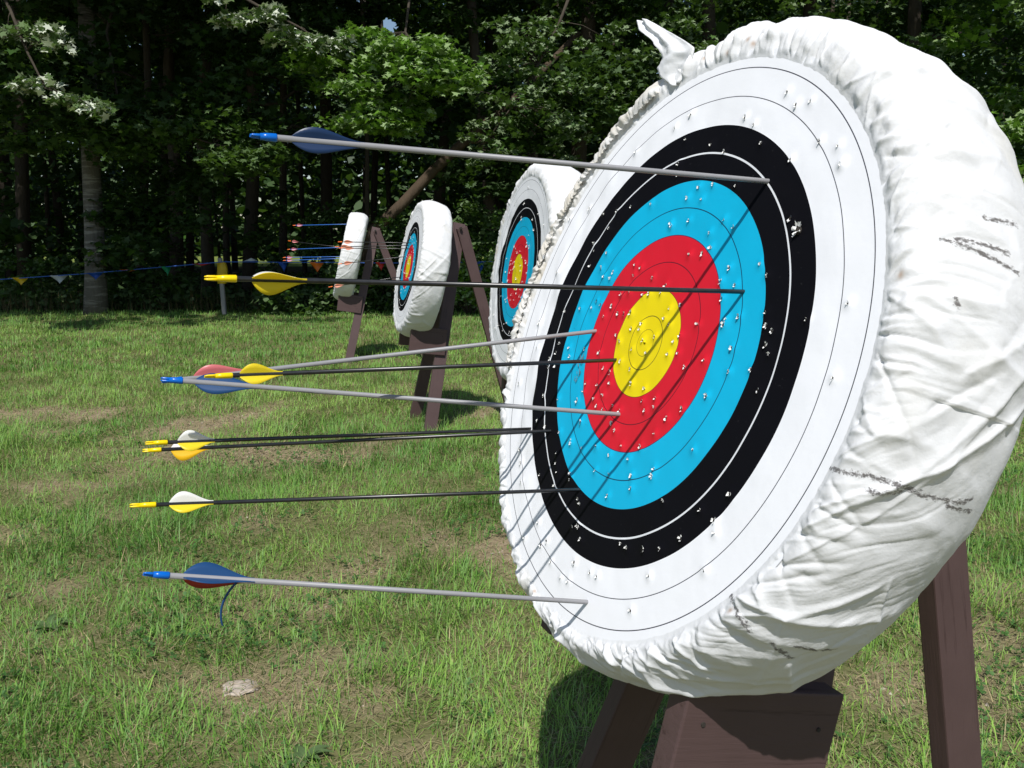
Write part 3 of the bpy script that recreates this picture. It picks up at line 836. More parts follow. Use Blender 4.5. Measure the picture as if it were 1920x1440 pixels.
# ------------------------------------------------------------------ arrows
def arrow(H, Np, label, shaft, nock, vanes, vlen, vh, gap, nlen, r=.0035, group='arrows stuck in the nearest target', depth=.07, blunt=False, thread=False):
    d = (Np - H); L = d.length; d.normalize()
    mid = (H + Np) / 2; cdir = (ORG - mid); cdir = (cdir - d * cdir.dot(d)).normalized(); up = d.cross(cdir)
    if up.z < 0: up = -up
    m = Matrix((cdir, up, d)).transposed().to_4x4()
    if m.to_3x3().determinant() < 0: m = Matrix((cdir, up, d)).transposed().to_4x4()
    # right-handed basis: x = up-ish side, keep explicit vectors instead
    root = empty('arrow', Matrix.Translation(H)); tag(root, label, 'arrow', group)
    def W(c, u, z): return cdir * c + up * u + d * z
    seg = 16 if r > .003 else 8
    mb = MB().tube([d * -depth, d * 0, d * (L - nlen * .8)], [r, r, r], seg)
    link('shaft', mb.mesh('shaft'), shaft, root)
    # nock: tapered barrel then two prongs with a slot between
    mb = MB().tube([d * (L - nlen), d * (L - nlen + .001), d * (L - nlen * .62), d * (L - nlen * .38)], [r * 1.12, r * 1.3, r * 1.22, r * 1.0], seg)
    for s in (1, -1):
        a0 = d * (L - nlen * .45); side = up * s if not blunt else (up * .6 + cdir * .8).normalized() * s
        mb.tube([a0 + side * r * .36, d * (L - nlen * .25) + side * r * .46, d * (L - nlen * .10) + side * r * .52, d * L + side * r * .40], [r * .66, r * .52, r * .42, r * .22], 8)
    link('nock', mb.mesh('nock'), nock, root)
    z1 = L - nlen - gap; z0 = z1 - vlen
    for (ang, mat) in vanes:
        a = R(ang); dirv = cdir * math.cos(a) + up * math.sin(a); tv = d.cross(dirv)
        ns = 18; V = []; Fc = []
        for i in range(ns + 1):
            t = i / ns  # 0 front .. 1 nock end
            prof = (math.sin(math.pi * min(1, t ** 1.85)) ** .85) if t < .999 else 0
            prof = max(prof, .04)
            h = vh * prof; z = z0 + vlen * t - .0 ; bend = .0010 * prof
            for hh in (0, .5, 1):
                for sd_ in (-1, 1):
                    V.append(dirv * (r * .92 + h * hh) + d * z + tv * (sd_ * (.00035 if hh else .0009) + bend * hh * hh))
        k = 6
        for i in range(ns):
            b = i * k; c = b + k
            for q in (0, 2): 
                Fc.append((b + q, b + q + 2, c + q + 2, c + q)); Fc.append((b + q + 1, c + q + 1, c + q + 3, b + q + 3))
            Fc.append((b + 4, b + 5, c + 5, c + 4))
        mb = MB().add(V, Fc); link('vane', mb.mesh('vane'), mat, root)
    if thread:
        # peeled strip of vane hanging from the front end of the fletching
        tl = []; p = W(0, -r, z0 + .018)
        dn = Vector((0, 0, -1)); back = d
        for i in range(12):
            t = i / 11; tl.append(p + dn * (.052 * t) + back * (.002 + .030 * t * (1.6 - t)) - d * 0)
        V = []; Fc = []
        for i, q in enumerate(tl):
            wv = .0016 * (1 - .4 * i / 11)
            V += [q - d * wv, q + d * wv, q + d * wv + cdir * .0006, q - d * wv + cdir * .0006]
        for i in range(11):
            for j in range(4): Fc.append((i * 4 + j, i * 4 + (j + 1) % 4, i * 4 + 4 + (j + 1) % 4, i * 4 + 4 + j))
        o = link('hanging_strip', MB().add(V, Fc).mesh('strip'), M['v_blue'], root); o['label'] = 'narrow blue strip peeled off and hanging down'
    return root

def plane_hit(T, px, py):
    n = T.to_3x3() @ Vector((0, 0, 1)); r = ray(px, py); return ORG + r * ((T.translation - ORG).dot(n) / r.dot(n))
def nock_at(T, H, px, py, k=1.0):
    n = T.to_3x3() @ Vector((0, 0, 1)); n.z = 0; n.normalize(); wp = Vector((-n.y, n.x, 0)); r = ray(px, py)
    return ORG + r * (((H - ORG).dot(wp)) / r.dot(wp)) * k

G, K = M['grey_shaft'], M['black_shaft']; BN, YN = M['blue_nock'], M['yellow_nock']
vb, vy, vw, vr, vp = M['v_blue'], M['v_yellow'], M['v_white'], M['v_red'], M['v_pink']
AR = [
 ((1441, 340), (468, 254), 1.0, 'grey arrow with dark blue vanes, topmost of those in the nearest target', G, BN, [(78, M['v_navy']), (-62, M['v_navy']), (198, M['v_navy'])], .074, .0108, .014, .026, True, False),
 ((1395, 547), (383, 521), 1.0, 'black arrow crossing the gold to hit the blue ring, one white and two yellow vanes', K, YN, [(-95, vy), (22, vy), (146, vw)], .053, .0128, .014, .030, False, False),
 ((1117, 621), (303, 716), 1.0, 'grey arrow rising to the red ring, its pink vane behind the yellow-vaned black arrow', G, BN, [(70, vp), (190, vb), (-50, vb)], .074, .0130, .014, .026, True, False),
 ((1155, 675), (383, 706), .93, 'black arrow with two bright yellow vanes at the edge of the gold', K, YN, [(64, vy), (-58, vy), (183, vy)], .051, .0115, .008, .032, True, False),
 ((1162, 777), (301, 711), 1.055, 'grey arrow slanting down into the lower red ring, blue vane under its shaft', G, BN, [(115, vb), (-72, vb), (235, vb)], .074, .0115, .014, .026, False, False),
 ((997, 804), (272, 831), .95, 'upper of the two crossing black arrows, in the white ring, white vane on top', K, YN, [(66, vw), (-55, vy), (187, vy)], .050, .0145, .013, .029, False, False),
 ((1033, 808), (267, 845), 1.06, 'lower of the two crossing black arrows, in the black ring, with an orange-yellow vane below', K, YN, [(120, vw), (-80, M['v_amber']), (225, M['v_amber'])], .054, .0155, .013, .026, False, False),
 ((1088, 918), (243, 948), 1.0, 'lone black arrow with white and yellow vanes at the lower edge of the blue ring', K, YN, [(72, vw), (-48, vy), (200, vy)], .052, .0132, .015, .030, False, False),
 ((1102, 1129), (268, 1076), .95, 'lowest grey arrow, blue and red vanes with a blue strip hanging from it', G, BN, [(98, vb), (-22, vb), (218, vr)], .078, .0145, .014, .027, True, True),
]
for hp, npx, k, lab, sh, nk, vn, vl, vh, gp, nl, bl, thd in AR:
    H = plane_hit(T1, *hp); Np = nock_at(T1, H, *npx, k)
    arrow(H, Np, lab, sh, nk, vn, vl, vh, gp, nl, (.0028 if sh is K else .0032), blunt=bl, thread=thd)

vo = M['v_orange']; ON = M['orange_nock']; BS = M['blue_shaft']
zx = lambda a: 370 + a / 3.511
zy = lambda a: 190 + a / 3.511
for (hx, hy, nx, ny, lab) in [(1410, 932, 925, 925, 'thin dark arrow with red vane, highest in the middle target'), (1392, 948, 905, 958, 'thin arrow with orange vanes just below the highest one in the middle target'),
                          (1412, 971, 930, 966, 'thin dark arrow close under the orange-vaned one in the middle target'), (1372, 1022, 925, 1072, 'thin dark arrow climbing to the left black ring of the middle target'),
                          (1345, 1155, 863, 1223, 'lowest thin arrow with an orange nock in the middle target')]:
    H = plane_hit(T3, zx(hx), zy(hy)); arrow(H, nock_at(T3, H, zx(nx), zy(ny)), lab, K, ON, [(60, vo), (-60, vo), (180, M['v_red'])], .07, .013, .012, .03, .0029, 'arrows stuck in the middle target')
n4 = T4.to_3x3() @ Vector((0, 0, 1))
for (hy, nx, ny, lab, sh) in [(817, 628, 817, 'blue arrow standing alone, highest in the farthest target', BS), (965, 597, 918, 'thin dark arrow sloping down into the farthest target', K), (963, 592, 975, 'blue arrow just below the sloping dark one in the farthest target', BS),
                       (1022, 563, 1028, 'upper of the lowest pair of blue arrows in the farthest target', BS), (1034, 563, 1048, 'lower of the lowest pair of blue arrows in the farthest target', BS)]:
    yv = (478 - zy(hy)) / F * 9.85 / math.cos(R(13))
    H = T4 @ Vector((0, yv, 0)); arrow(H, nock_at(T4, H, zx(nx), zy(ny)), lab, sh, ON, [(60, M['v_pink']), (-60, M['v_pink']), (180, M['v_white'])], .07, .014, .012, .03, .0034, 'arrows stuck in the farthest target')

# ------------------------------------------------------------------ bunting
pts_px = [(-260, 545), (0, 524), (164, 513), (267, 504), (407, 492), (418, 491), (470, 491), (530, 492), (627, 492), (687, 493), (790, 493), (870, 492), (930, 490), (1010, 487), (1150, 480)]
pp = [at(a, b, 14.9) for a, b in pts_px]
root = empty('bunting', loc=(pp[5].x, pp[5].y, 0)); tag(root, 'blue cord with small coloured pennants strung along the forest edge', 'bunting')
binv = Matrix.Translation(-Vector((pp[5].x, pp[5].y, 0)))
fine = []
for i in range(len(pp) - 1):
    for j in range(6): fine.append(pp[i].lerp(pp[i + 1], j / 6))
fine.append(pp[-1])
link('cord', MB().tube(fine, [.0085] * len(fine), 6).mesh('cord'), M['string'], root, binv)
for (px, py, col, w_, h_, tw) in [(38, 521, 'yellow', .24, .13, .3), (110, 517, 'white', .26, .14, .5), (178, 512, 'blue', .24, .12, .4), (242, 506, 'orange', .30, .035, .2), (311, 500, 'green', .18, .16, .9), (378, 495, 'red', .30, .035, .2),
                          (470, 490, 'white', .22, -.05, .4), (530, 492, 'blue', .18, .16, .7), (594, 492, 'orange', .24, .17, .2), (713, 492, 'red', .18, .14, .6), (898, 491, 'blue', .22, .24, .2)]:
    c = at(px, py, 14.9); V = []; Fc = []; ns = 6
    for i in range(ns + 1):
        t = i / ns; wv = w_ * .5 * (1 - t)
        for sgn in (-1, 0, 1):
            V.append((c.x + sgn * wv * math.cos(tw) + .03 * t * tw, c.y + sgn * wv * math.sin(tw) + .02 * math.sin(t * 4 + sgn), c.z + .006 - h_ * t))
    for i in range(ns):
        for q in (0, 1): Fc.append((i * 3 + q, i * 3 + q + 1, i * 3 + 4 + q, i * 3 + 3 + q))
    o = link('pennant', MB().add(V, Fc).mesh('pennant'), M['p_' + col], root, binv)
    o['label'] = col + ' pennant on the blue cord'
    sm = o.modifiers.new('s', 'SOLIDIFY'); sm.thickness = .003
# post that carries the cord
pb = on_ground(421, 590); pt = at(418, 487, pb.y)
root = empty('marker_post', loc=(pb.x, pb.y, 0)); tag(root, 'weathered whitish post at the forest edge with a yellow pennant wrapped round its top', 'post')
bm = bmesh.new(); bmesh.ops.create_cube(bm, size=1)
for v in bm.verts: v.co = Vector((v.co.x * .070, v.co.y * .06, (v.co.z + .5) * (pt.z + .03)))
bmesh.ops.bevel(bm, geom=list(bm.edges), offset=.008, segments=1, affect='EDGES')
me = bpy.data.meshes.new('post'); bm.to_mesh(me); bm.free(); o = link('post', me, M['post'], root, smooth=False); o.rotation_euler = (0, R(-1.5), 0)
V = []; Fc = []
for i in range(9):
    t = i / 8; wv = .062 + .02 * math.sin(t * 3); 
    for (sx, sy) in ((-1, -.8), (1, -.8), (1, .8), (-1, .8)): V.append((sx * wv * (1 - .0 * t) + .01 * math.sin(t * 5), sy * .045, pt.z - .04 - .36 * t))
for i in range(8):
    for j in range(4): Fc.append((i * 4 + j, i * 4 + (j + 1) % 4, i * 4 + 4 + (j + 1) % 4, i * 4 + 4 + j))
link('wrapped_pennant', MB().add(V, Fc).mesh('wrap'), M['p_yellow'], root)

# ------------------------------------------------------------------ trees
LEAF = np.array([(0, -.5), (.12, -.20), (.50, -.28), (.34, .02), (.62, .30), (.26, .24), (.0, .72), (-.26, .24), (-.62, .30), (-.34, .02), (-.50, -.28), (-.12, -.20)])
LEAF_S = np.array([(0, -.5), (.34, -.2), (.38, .15), (0, .6), (-.38, .15), (-.34, -.2)])
def leaves_mesh(name, P, size, shape, seed, flat=.55, flip=.12, tint=None, droop=None):
    r = np.random.default_rng(seed); n = len(P)
    nrm = r.normal(0, flat, (n, 3)); nrm[:, 2] = np.abs(nrm[:, 2]) * .5 + .75
    fl = r.random(n) < flip; nrm[fl] *= -1
    nrm /= np.linalg.norm(nrm, axis=1)[:, None]
    t = r.normal(0, 1, (n, 3)); t[:, 2] -= .4; t -= nrm * (t * nrm).sum(1)[:, None]; t /= np.linalg.norm(t, axis=1)[:, None]
    b = np.cross(nrm, t)
    s = size * r.uniform(.6, 1.25, n)
    m = len(shape)
    V = P[:, None] + (b[:, None] * shape[None, :, :1] + t[:, None] * shape[None, :, 1:2]) * s[:, None, None]
    cup = (np.abs(shape[:, 0]) * .35)[None, :, None] * s[:, None, None] * nrm[:, None]
    V = V - cup
    me = np_mesh(name, V.reshape(-1, 3), np.arange(n * m), np.arange(n) * m, np.full(n, m))
    if tint is None: tint = r.random(n)
    float_attr(me, 'tint', np.repeat(np.clip(tint, 0, 1), m)); return me

def sprays(centers, n_per, rad, seed, thick=.22):
    """leaf positions gathered in layered branch sprays"""
    r = np.random.default_rng(seed); out = []
    for c in centers:
        k = int(n_per * r.uniform(.6, 1.3)); R_ = rad * r.uniform(.6, 1.25)
        a = r.uniform(0, 6.28, k); q = R_ * np.sqrt(r.random(k)) * (1 + .35 * np.sin(3 * a + r.uniform(0, 6)))
        out.append(np.stack([c[0] + q * np.cos(a), c[1] + q * np.sin(a), c[2] + r.normal(0, thick * R_, k) - .18 * q], -1))
    return np.concatenate(out)

def trunk_mesh(base, top, r0, r1, seed, branches=5, seg=14, zb=2.2):
    r = np.random.default_rng(seed); mb = MB(); n = 16; pts = []; rad = []
    for i in range(n + 1):
        t = i / n; p = Vector(base).lerp(Vector(top), t)
        w_ = .10 * math.sin(t * 5 + seed) + .05 * math.sin(t * 13 + seed * 2)
        p += Vector((w_, .5 * w_, 0)) * min(1, t * 3); pts.append(p)
        rad.append((r0 * (1 - t) + r1 * t) * (1 + .28 * math.exp(-t * n * 1.2)))
    mb.tube(pts, rad, seg)
    tips = []
    for b in range(branches):
        t = r.uniform(.25, .95); i = int(t * n); p = pts[i]; a = r.uniform(0, 6.28); L = r.uniform(1.2, 3.0); q = [p]; rr = [rad[i] * .4]
        for j in range(1, 7):
            u = j / 6; q.append(p + Vector((math.cos(a) * L * u, math.sin(a) * L * u, L * (.35 * u - .25 * u * u + .05 * math.sin(j * 2 + b))))); rr.append(rad[i] * .4 * (1 - .85 * u))
        mb.tube(q, rr, 6); tips.append(q[-1])
    return mb.mesh('trunk'), tips

# trunks: (px at ground-ish, px at top of frame, Y, width px, kind, label)
def tree(px0, px1, Yd, wpx, mat, label, crown, leafmat, seed, H=13.0, branches=6, lf=.13, cat='tree'):
    b = at(px0, 590, Yd); b.z = 0; t5 = at(px1, 0, Yd); k = H / t5.z
    top = Vector((b.x + (t5.x - b.x) * k * .8, Yd + .3, H)); rad = wpx / F * Yd / 2
    root = empty('broadleaf_tree', loc=b); tag(root, label, cat, 'trees along the forest edge')
    me, tips = trunk_mesh(Vector((0, 0, -.05)), top - b, rad * 1.02, rad * .45, seed, branches)
    link('trunk', me, mat, root)
    r = np.random.default_rng(seed + 100)
    cs, n_per, srad = crown
    P = open_to_sun(sprays([np.array(c) for c in cs], n_per, srad, seed)) - np.array(b)
    link('crown', leaves_mesh('crown', P, lf, LEAF, seed, .55, .12), leafmat, root, smooth=False)
    return root

def box_centres(n, x0, x1, y0, y1, z0, z1, seed):
    r = np.random.default_rng(seed); return np.stack([r.uniform(x0, x1, n), r.uniform(y0, y1, n), r.uniform(z0, z1, n)], -1)

def px_centers(lst, seed):
    """spray centres round given spots of the forest edge: (px, py, depth, spread m, count)"""
    r = np.random.default_rng(seed); out = []
    for (px, py, Yd, s, n) in lst:
        c = at(px, py, Yd)
        for _ in range(n): out.append(np.array(c) + r.normal(0, 1, 3) * np.array([s, s * .6, s * .55]))
    return np.array(out)

B41 = [(790, 110, 12.8, .28, 11), (730, 90, 13.0, .25, 6), (840, 140, 12.9, .16, 5), (700, 200, 13.3, .35, 9), (760, 200, 13.2, .3, 6), (650, 130, 13.5, .4, 6)]
B42 = [(90, 70, 12.6, .20, 5), (60, 150, 12.6, .15, 3), (130, 190, 12.5, .16, 4), (180, 200, 12.5, .10, 2), (30, 60, 12.7, .2, 3)]
B43 = [(440, 20, 12.8, .22, 5), (520, 40, 12.8, .2, 5), (570, 60, 12.9, .15, 4), (620, 75, 13, .15, 3)]
LIT = [(np.array(at(a, b, c)), .42) for (a, b, c, s_, n_) in B41 + B42 + B43] + [(np.array(at(a, b, c)), .75) for (a, b, c) in [(880, 540, 15), (900, 480, 15), (920, 420, 15.4), (735, 470, 15.5), (665, 560, 15.2), (560, 575, 15), (1030, 190, 13.9)]]
def open_to_sun(P):
    """gaps in the canopy through which the sun reaches the front boughs, and one gap to the sky"""
    sv = np.array(sd); keep = np.ones(len(P), bool)
    for L_, rl in LIT:
        q = P - L_; t = q @ sv; dd = np.linalg.norm(q - t[:, None] * sv, axis=1)
        keep &= ~((t > .8) & (dd < rl))
    g = np.array(ray(725, 52).normalized()); q = P - np.array(ORG); t = q @ g; ang = np.linalg.norm(q - t[:, None] * g, axis=1) / t
    keep &= ~((ang < .0115) & (t > 14.5))
    return P[keep]
bk, bp, lg = M['bark'], M['bark_pale'], M['log']
lf, lb, lp, ls = M['leaf'], M['leaf_b'], M['leaf_p'], M['leaf_s']
def crown_c(x, y, z0, z1, rad, n, seed):
    r = np.random.default_rng(seed); a = r.uniform(0, 6.28, n); q = rad * np.sqrt(r.random(n)); z = r.uniform(z0, z1, n)
    return np.stack([x + q * np.cos(a), y + q * np.sin(a), z], -1)

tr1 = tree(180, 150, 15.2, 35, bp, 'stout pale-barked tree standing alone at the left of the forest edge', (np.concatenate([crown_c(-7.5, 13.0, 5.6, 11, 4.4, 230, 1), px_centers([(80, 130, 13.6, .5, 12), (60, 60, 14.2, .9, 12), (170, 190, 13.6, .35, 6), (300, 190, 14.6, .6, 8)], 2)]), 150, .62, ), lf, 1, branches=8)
tr2 = tree(262, 290, 16.4, 15, bk, 'slim curved dark tree just right of the stout pale-barked one', (np.concatenate([crown_c(-3.5, 13.2, 5.4, 11, 3.6, 160, 3), px_centers([(250, 450, 15.4, .5, 7), (300, 350, 15.6, .6, 8)], 4)]), 140, .55), lf, 2, branches=5)
tree(333, 335, 19.5, 24, bk, 'dark trunk in deep shade behind the red pennant, left of the whitish post', (crown_c(-7, 18.5, 5, 12, 3.2, 60, 5), 150, .7), lf, 3)
tree(393, 390, 18.5, 22, bk, 'dark trunk in deep shade right behind the whitish post', (crown_c(-5.4, 16.5, 5, 12, 3.4, 90, 6), 150, .7), lf, 4)
tree(430, 425, 22, 12, bk, 'thin dark trunk just right of the whitish post, deep in the wood', (crown_c(-6, 21, 5, 12, 3, 50, 7), 150, .7), lf, 5)
tree(470, 468, 19, 25, bk, 'broad dark trunk above the yellow-white vaned arrow, deep in the wood', (crown_c(-4.2, 16.5, 4.8, 12, 3.4, 90, 8), 150, .7), lf, 6)
tree(530, 528, 21, 15, bk, 'dark trunk left of the farthest target, behind its blue arrows', (crown_c(-4.4, 20.3, 5, 12, 3.2, 60, 9), 150, .7), lf, 7)
tr8 = tree(690, 682, 16.8, 9, bk, 'very thin straight trunk rising behind the farthest target', (np.concatenate([crown_c(-2.8, 15.6, 5.6, 11, 2.2, 50, 10), px_centers([(560, 60, 15, .7, 10), (640, 150, 15.2, .6, 8)], 11)]), 130, .5), lf, 8)
tr9 = tree(925, 893, 16.6, 22, bk, 'bent grey trunk rising behind the gap left of the second target', (np.concatenate([crown_c(0.6, 16.2, 5.6, 12, 2.6, 40, 12), px_centers([(930, 200, 15.2, .8, 14), (900, 330, 15.6, .5, 6)], 13)]), 120, .5), lf, 9, branches=7)
tree(1010, 1003, 18.2, 22, bk, 'dark upright trunk between the bent grey one and the tall grey-brown one', (crown_c(1.0, 17.6, 4.8, 12, 2.8, 50, 14), 150, .6), lf, 10)
tr11 = tree(1080, 1100, 16.6, 33, bk, 'tall grey-brown trunk left of the loose cloth corner of the nearest target', (np.concatenate([crown_c(2.2, 16.2, 5.8, 12, 3.0, 50, 15), px_centers([(1150, 150, 15.6, .6, 9), (1040, 210, 15.2, .5, 8)], 16)]), 120, .5), lf, 11)
tree(1330, 1320, 17.5, 30, bk, 'pale-leaved tree behind the nearest target, its crown showing above the cloth rim', (np.concatenate([crown_c(3.8, 16.4, 3.4, 11, 2.6, 80, 17)]), 160, .5), M['leaf_q'], 12, lf=.10)
tree(1700, 1710, 17.0, 30, bk, 'leafy tree showing above the right shoulder of the nearest target', (np.concatenate([crown_c(7.6, 16.0, 2.2, 11, 3.0, 110, 18)]), 130, .5), lf, 13)
tree(1980, 1960, 15.6, 30, bk, 'dense leafy tree at the right edge of the picture', (np.concatenate([crown_c(9.4, 15.2, 1.2, 10, 2.6, 120, 19)]), 150, .5), lb, 14)
# sunlit bough of a maple in front of the others
def bough(tr, spots, n_per, rad, mat, seed, label, stem_px, lf_=.13, flip=.12, flat=.5):
    C_ = px_centers(spots, seed)
    P = sprays(C_, n_per, rad, seed, .16); base = tr.location
    o = link('bough', leaves_mesh('bough', P - np.array(base), lf_, LEAF, seed, flat, flip), mat, tr, smooth=False); o['label'] = label
    mb = MB(); pts = [at(*q) - base for q in stem_px]; k = len(pts)
    mb.tube(pts, [.008 + .020 * i / (k - 1) for i in range(k)], 7)
    pt = pts[-1]; mb.tube([pt, pt.lerp(Vector((0, 0, 7.2)), .5) + Vector((0, 0, .25)), Vector((0, 0, 7.6))], [.028, .045, .06], 8)
    r = np.random.default_rng(seed)
    for c in C_[::2]:
        c = Vector(c) - base; q = min(pts, key=lambda u: (u - c).length); mb.tube([q, q.lerp(c, .5) + Vector((0, 0, .06)), c], [.010, .006, .002], 4)
    link('limb', mb.mesh('limb'), bk, tr)
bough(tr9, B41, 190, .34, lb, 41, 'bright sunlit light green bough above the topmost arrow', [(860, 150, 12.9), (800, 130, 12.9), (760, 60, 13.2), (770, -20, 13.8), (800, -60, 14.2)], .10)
bough(tr1, B42, 50, .24, lp, 42, 'pale silvery leaf backs catching the sun', [(190, 200, 12.5), (85, 165, 12.5), (50, 95, 12.6), (20, 20, 12.8), (-20, -60, 13.2)], .12, .5, .75)
bough(tr2, B43, 40, .24, lp, 43, 'pale-backed leaves catching the sun', [(620, 90, 12.9), (560, 50, 12.9), (500, 20, 12.9), (430, -20, 13.1), (380, -80, 13.4)], .12, .35, .7)
bough(tr2, [(330, 250, 14.0, .45, 10), (430, 280, 13.8, .35, 8), (480, 290, 13.6, .15, 4), (250, 230, 14.2, .4, 7), (400, 190, 14.2, .5, 8), (150, 250, 14.2, .4, 8), (60, 240, 14.2, .4, 7)], 110, .42, ls, 44, 'shaded green bough reaching towards the topmost arrow', [(500, 290, 13.6), (400, 270, 13.8), (300, 240, 14.0), (220, 180, 14.2), (200, 60, 14.6), (230, -60, 15)], .11)
bough(tr11, [(1000, 60, 14.0, .4, 8), (1010, 180, 13.9, .35, 8), (900, 250, 14.2, .4, 8), (960, 120, 14.1, .4, 7), (1090, 230, 14.2, .25, 5), (1080, 60, 14.2, .4, 6), (1030, 300, 14.6, .3, 5)], 46, .30, M['leaf_q'], 45, 'scattered pale-backed leaves', [(900, 280, 14.2), (960, 200, 14.2), (1010, 120, 14.2), (1050, 40, 14.3), (1080, -40, 14.5)], .095, .14, .6)
# high leafy limbs reaching out over the grass from trees behind (above the frame, they shade the forest edge)
# leaning dead log
root_p = on_ground(640, 600)
a0 = at(700, 432, 15.25); a1 = at(868, 268, 15.5); a2 = at(1010, 140, 16.0); a3 = at(1085, 62, 16.3)
d_ = (a0 - a1); foot = on_ground(664, 566)
root = empty('fallen_tree', loc=(foot.x, foot.y, 0)); tag(root, 'dead tree trunk leaning diagonally across the wood behind the middle targets', 'fallen tree')
finv = Matrix.Translation(-Vector((foot.x, foot.y, 0)))
pts = [foot, a0, a0.lerp(a1, .33) + Vector((0, 0, -.03)), a0.lerp(a1, .66) + Vector((0, 0, .02)), a1, a1.lerp(a2, .5) + Vector((0, 0, -.04)), a2, a3]
mb = MB().tube(pts, [.105, .098, .094, .088, .082, .074, .065, .05], 12)
p = pts[4]; mb.tube([p, p + Vector((.25, -.1, .0)), p + Vector((.6, -.1, .15))], [.03, .018, .005], 6)
link('trunk', mb.mesh('trunk'), lg, root, finv)

# dry twigs hanging in front of the shade
mb = MB(); r_ = np.random.default_rng(8)
def shrub(px, py, Yd, wx, hz, n, mat, label, seed, lfs=.07):
    b = at(px, py, Yd); b.z = 0; r = np.random.default_rng(seed)
    root = empty('shrub', loc=b); tag(root, label, 'shrub', 'shrubs at the forest edge')
    k = n; a = r.uniform(0, 6.28, 40); cs = np.stack([np.cos(a) * r.random(40) * wx, np.sin(a) * r.random(40) * .45 * max(wx, .5), r.uniform(.12, 1, 40) * hz], -1)
    P = sprays(cs, n / 40, .20, seed, .35); P[:, 2] = np.abs(P[:, 2])
    link('foliage', leaves_mesh('foliage', P, lfs, LEAF_S, seed, .7, .15), mat, root, smooth=False)
    mb = MB()
    for i in range(10):
        c = cs[i * 3]; mb.tube([(c[0] * .15, c[1] * .15, 0), (c[0] * .6, c[1] * .6, c[2] * .55), tuple(c)], [.012, .008, .003], 5)
    link('stem', mb.mesh('stem'), bk, root); return root
shrub(560, 590, 15.0, .8, .38, 900, ls, 'low leafy shrub left of the farthest target stand', 51, .10)
shrub(665, 590, 15.3, .9, .75, 2600, ls, 'bushy shrub seen in the triangle of the farthest target stand', 52, .09)
shrub(735, 590, 15.6, .9, 1.7, 3800, ls, 'tall green shrub between the farthest and the middle target', 53, .085)
shrub(880, 590, 15.0, .75, 1.15, 3400, lb, 'light green shrub right of the middle target, under the blue pennant', 54, .07)
shrub(920, 590, 15.5, .8, 2.0, 4200, ls, 'taller shrub behind the light green one, left of the second target', 55, .08)
shrub(300, 590, 16.0, 1.3, .7, 1600, ls, 'dim low shrub in the shade right of the pale-barked tree', 56, .09)
shrub(90, 590, 16.2, 1.3, .9, 1800, ls, 'dim low shrub in the shade left of the pale-barked tree', 57, .09)
shrub(590, 590, 17.0, 1.2, 1.9, 3400, ls, 'shaded shrub behind the blue-shafted arrows of the farthest target', 58, .10)
for (px, Yd, hz, lab, sd_) in [(1180, 15.6, 2.6, 'shrub hidden mostly by the nearest target, under the tall grey-brown trunk', 59)]:
    shrub(px, 590, Yd, 1.2, hz, 3800, ls, lab, sd_, .09)

# deep woodland: one mass
def deep(n, seed):
    r = np.random.default_rng(seed)
    cx = r.uniform(-24, 22, n); cy = r.uniform(17.5, 33, n); cz = r.uniform(.4, 13, n)
    # leave openings low down so trunks and far light show
    low = (cz < 3.8) & (cx > -10) & (cx < -2.4) & (r.random(n) < .80)
    g2 = (np.abs(cx / cy - (725 - 960) / F) < .022) & (np.abs((cz - 1.4) / cy - .235) < .03)
    k = ~(low | g2)
    return np.stack([cx, cy, cz], -1)[k]
cs = deep(1900, 71)
r_ = np.random.default_rng(76); cs = np.concatenate([cs, np.stack([r_.uniform(-24, 0, 750), r_.uniform(15.5, 30, 750), r_.uniform(8.5, 14.5, 750)], -1)])  # extra high leaf clusters, mostly out of view, added to block the sun
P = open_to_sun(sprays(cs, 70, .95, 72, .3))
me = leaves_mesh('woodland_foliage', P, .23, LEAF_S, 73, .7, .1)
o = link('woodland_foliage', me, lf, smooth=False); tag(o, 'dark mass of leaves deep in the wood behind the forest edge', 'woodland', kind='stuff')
r_ = np.random.default_rng(74); n = 110000
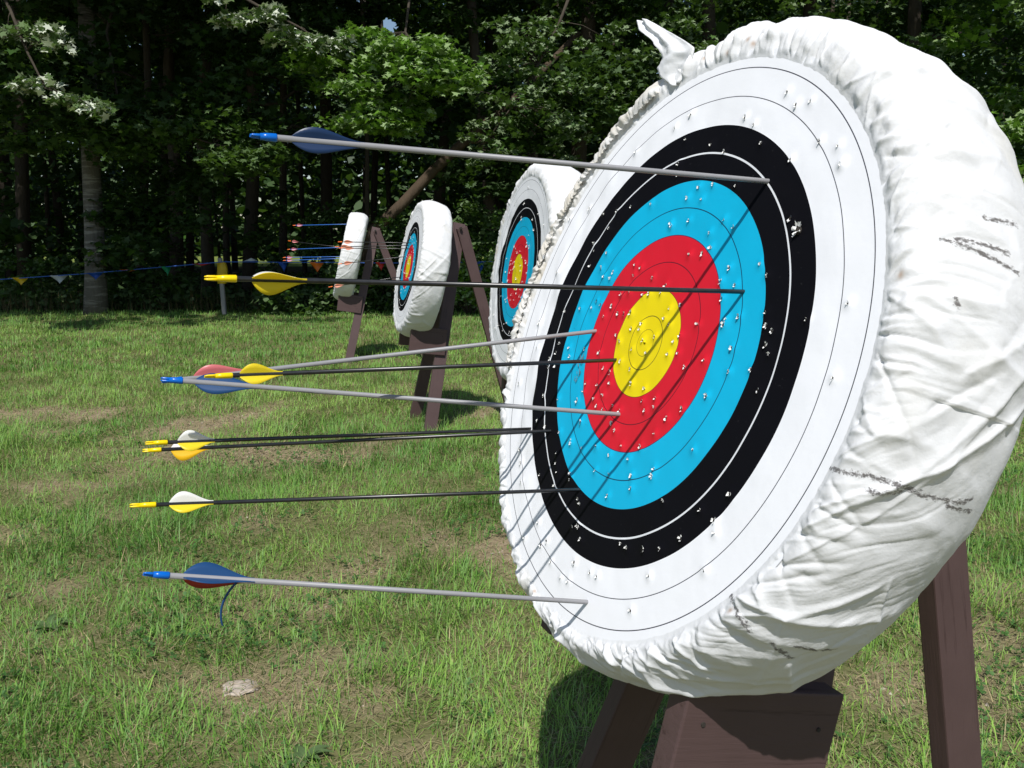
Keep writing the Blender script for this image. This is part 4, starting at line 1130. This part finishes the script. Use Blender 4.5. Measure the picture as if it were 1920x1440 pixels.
P = np.stack([r_.uniform(-60, 50, n), 50 + r_.uniform(0, 9, n), 17 * r_.random(n) ** 1.15 - .3], -1); P = open_to_sun(P)
o = link('far_woodland', leaves_mesh('far_woodland', P, .60, LEAF_S, 75, .9, .1), lf, smooth=False); tag(o, 'far edge of the wood seen dimly through the gaps between trunks', 'woodland', kind='stuff')
# many thin trunks deep inside
mb = MB(); r_ = np.random.default_rng(81)
for i in range(46):
    x = r_.uniform(-22, 18); y = r_.uniform(19, 34); rr = r_.uniform(.05, .17); lx = r_.normal(0, .5)
    mb.tube([(x, y, -.1), (x + lx * .4, y, 4), (x + lx, y, 12)], [rr, rr * .85, rr * .5], 8)
o = link('woodland_trunks', mb.mesh('woodland_trunks'), bk); tag(o, 'crowd of dark trunks deep in the wood behind the forest edge', 'woodland', kind='stuff')
# undergrowth strip of tall dry stems at the edge
n = 5200; x = rng.uniform(-11, 6, n); y = 15.35 + np.abs(rng.normal(0, .5, n)); m = vnoise(x * 1.2, y, 91, 2)
L = rng.uniform(.12, .42, n) * (.5 + m); cdry = np.where((rng.random(n) < .45)[:, None], np.array([.16, .13, .06]), np.array([.045, .09, .02])) * rng.uniform(.6, 1.3, (n, 1))
V, C, Lp, tot = blades(x, y, L, rng.uniform(.006, .014, n), np.abs(rng.normal(.15, .2, n)), np.abs(rng.normal(.3, .3, n)), rng.uniform(0, 6.28, n), cdry, cdry, z0=np.zeros(n))
me = np_mesh('edge_weeds', V, Lp, np.concatenate([[0], np.cumsum(tot)[:-1]]), tot); color_attr(me, 'col', C)
o = link('tall_weeds', me, M['grass'], smooth=False); tag(o, 'fringe of tall weeds and dry stems where the mown grass meets the wood', 'weeds', kind='stuff')
# filled look under the trees: ivy and herbs on the forest floor
n = 16000; x = rng.uniform(-13, 9, n); y = rng.uniform(15.5, 26, n); P = np.stack([x, y, rng.uniform(.02, .30, n) * (.4 + vnoise(x, y, 92, 2))], -1)
o = link('forest_herbs', leaves_mesh('forest_herbs', P, .12, LEAF_S, 93, .5, .05), ls, smooth=False); tag(o, 'low dark herbs covering the floor under the trees', 'undergrowth', kind='stuff')
print('built')
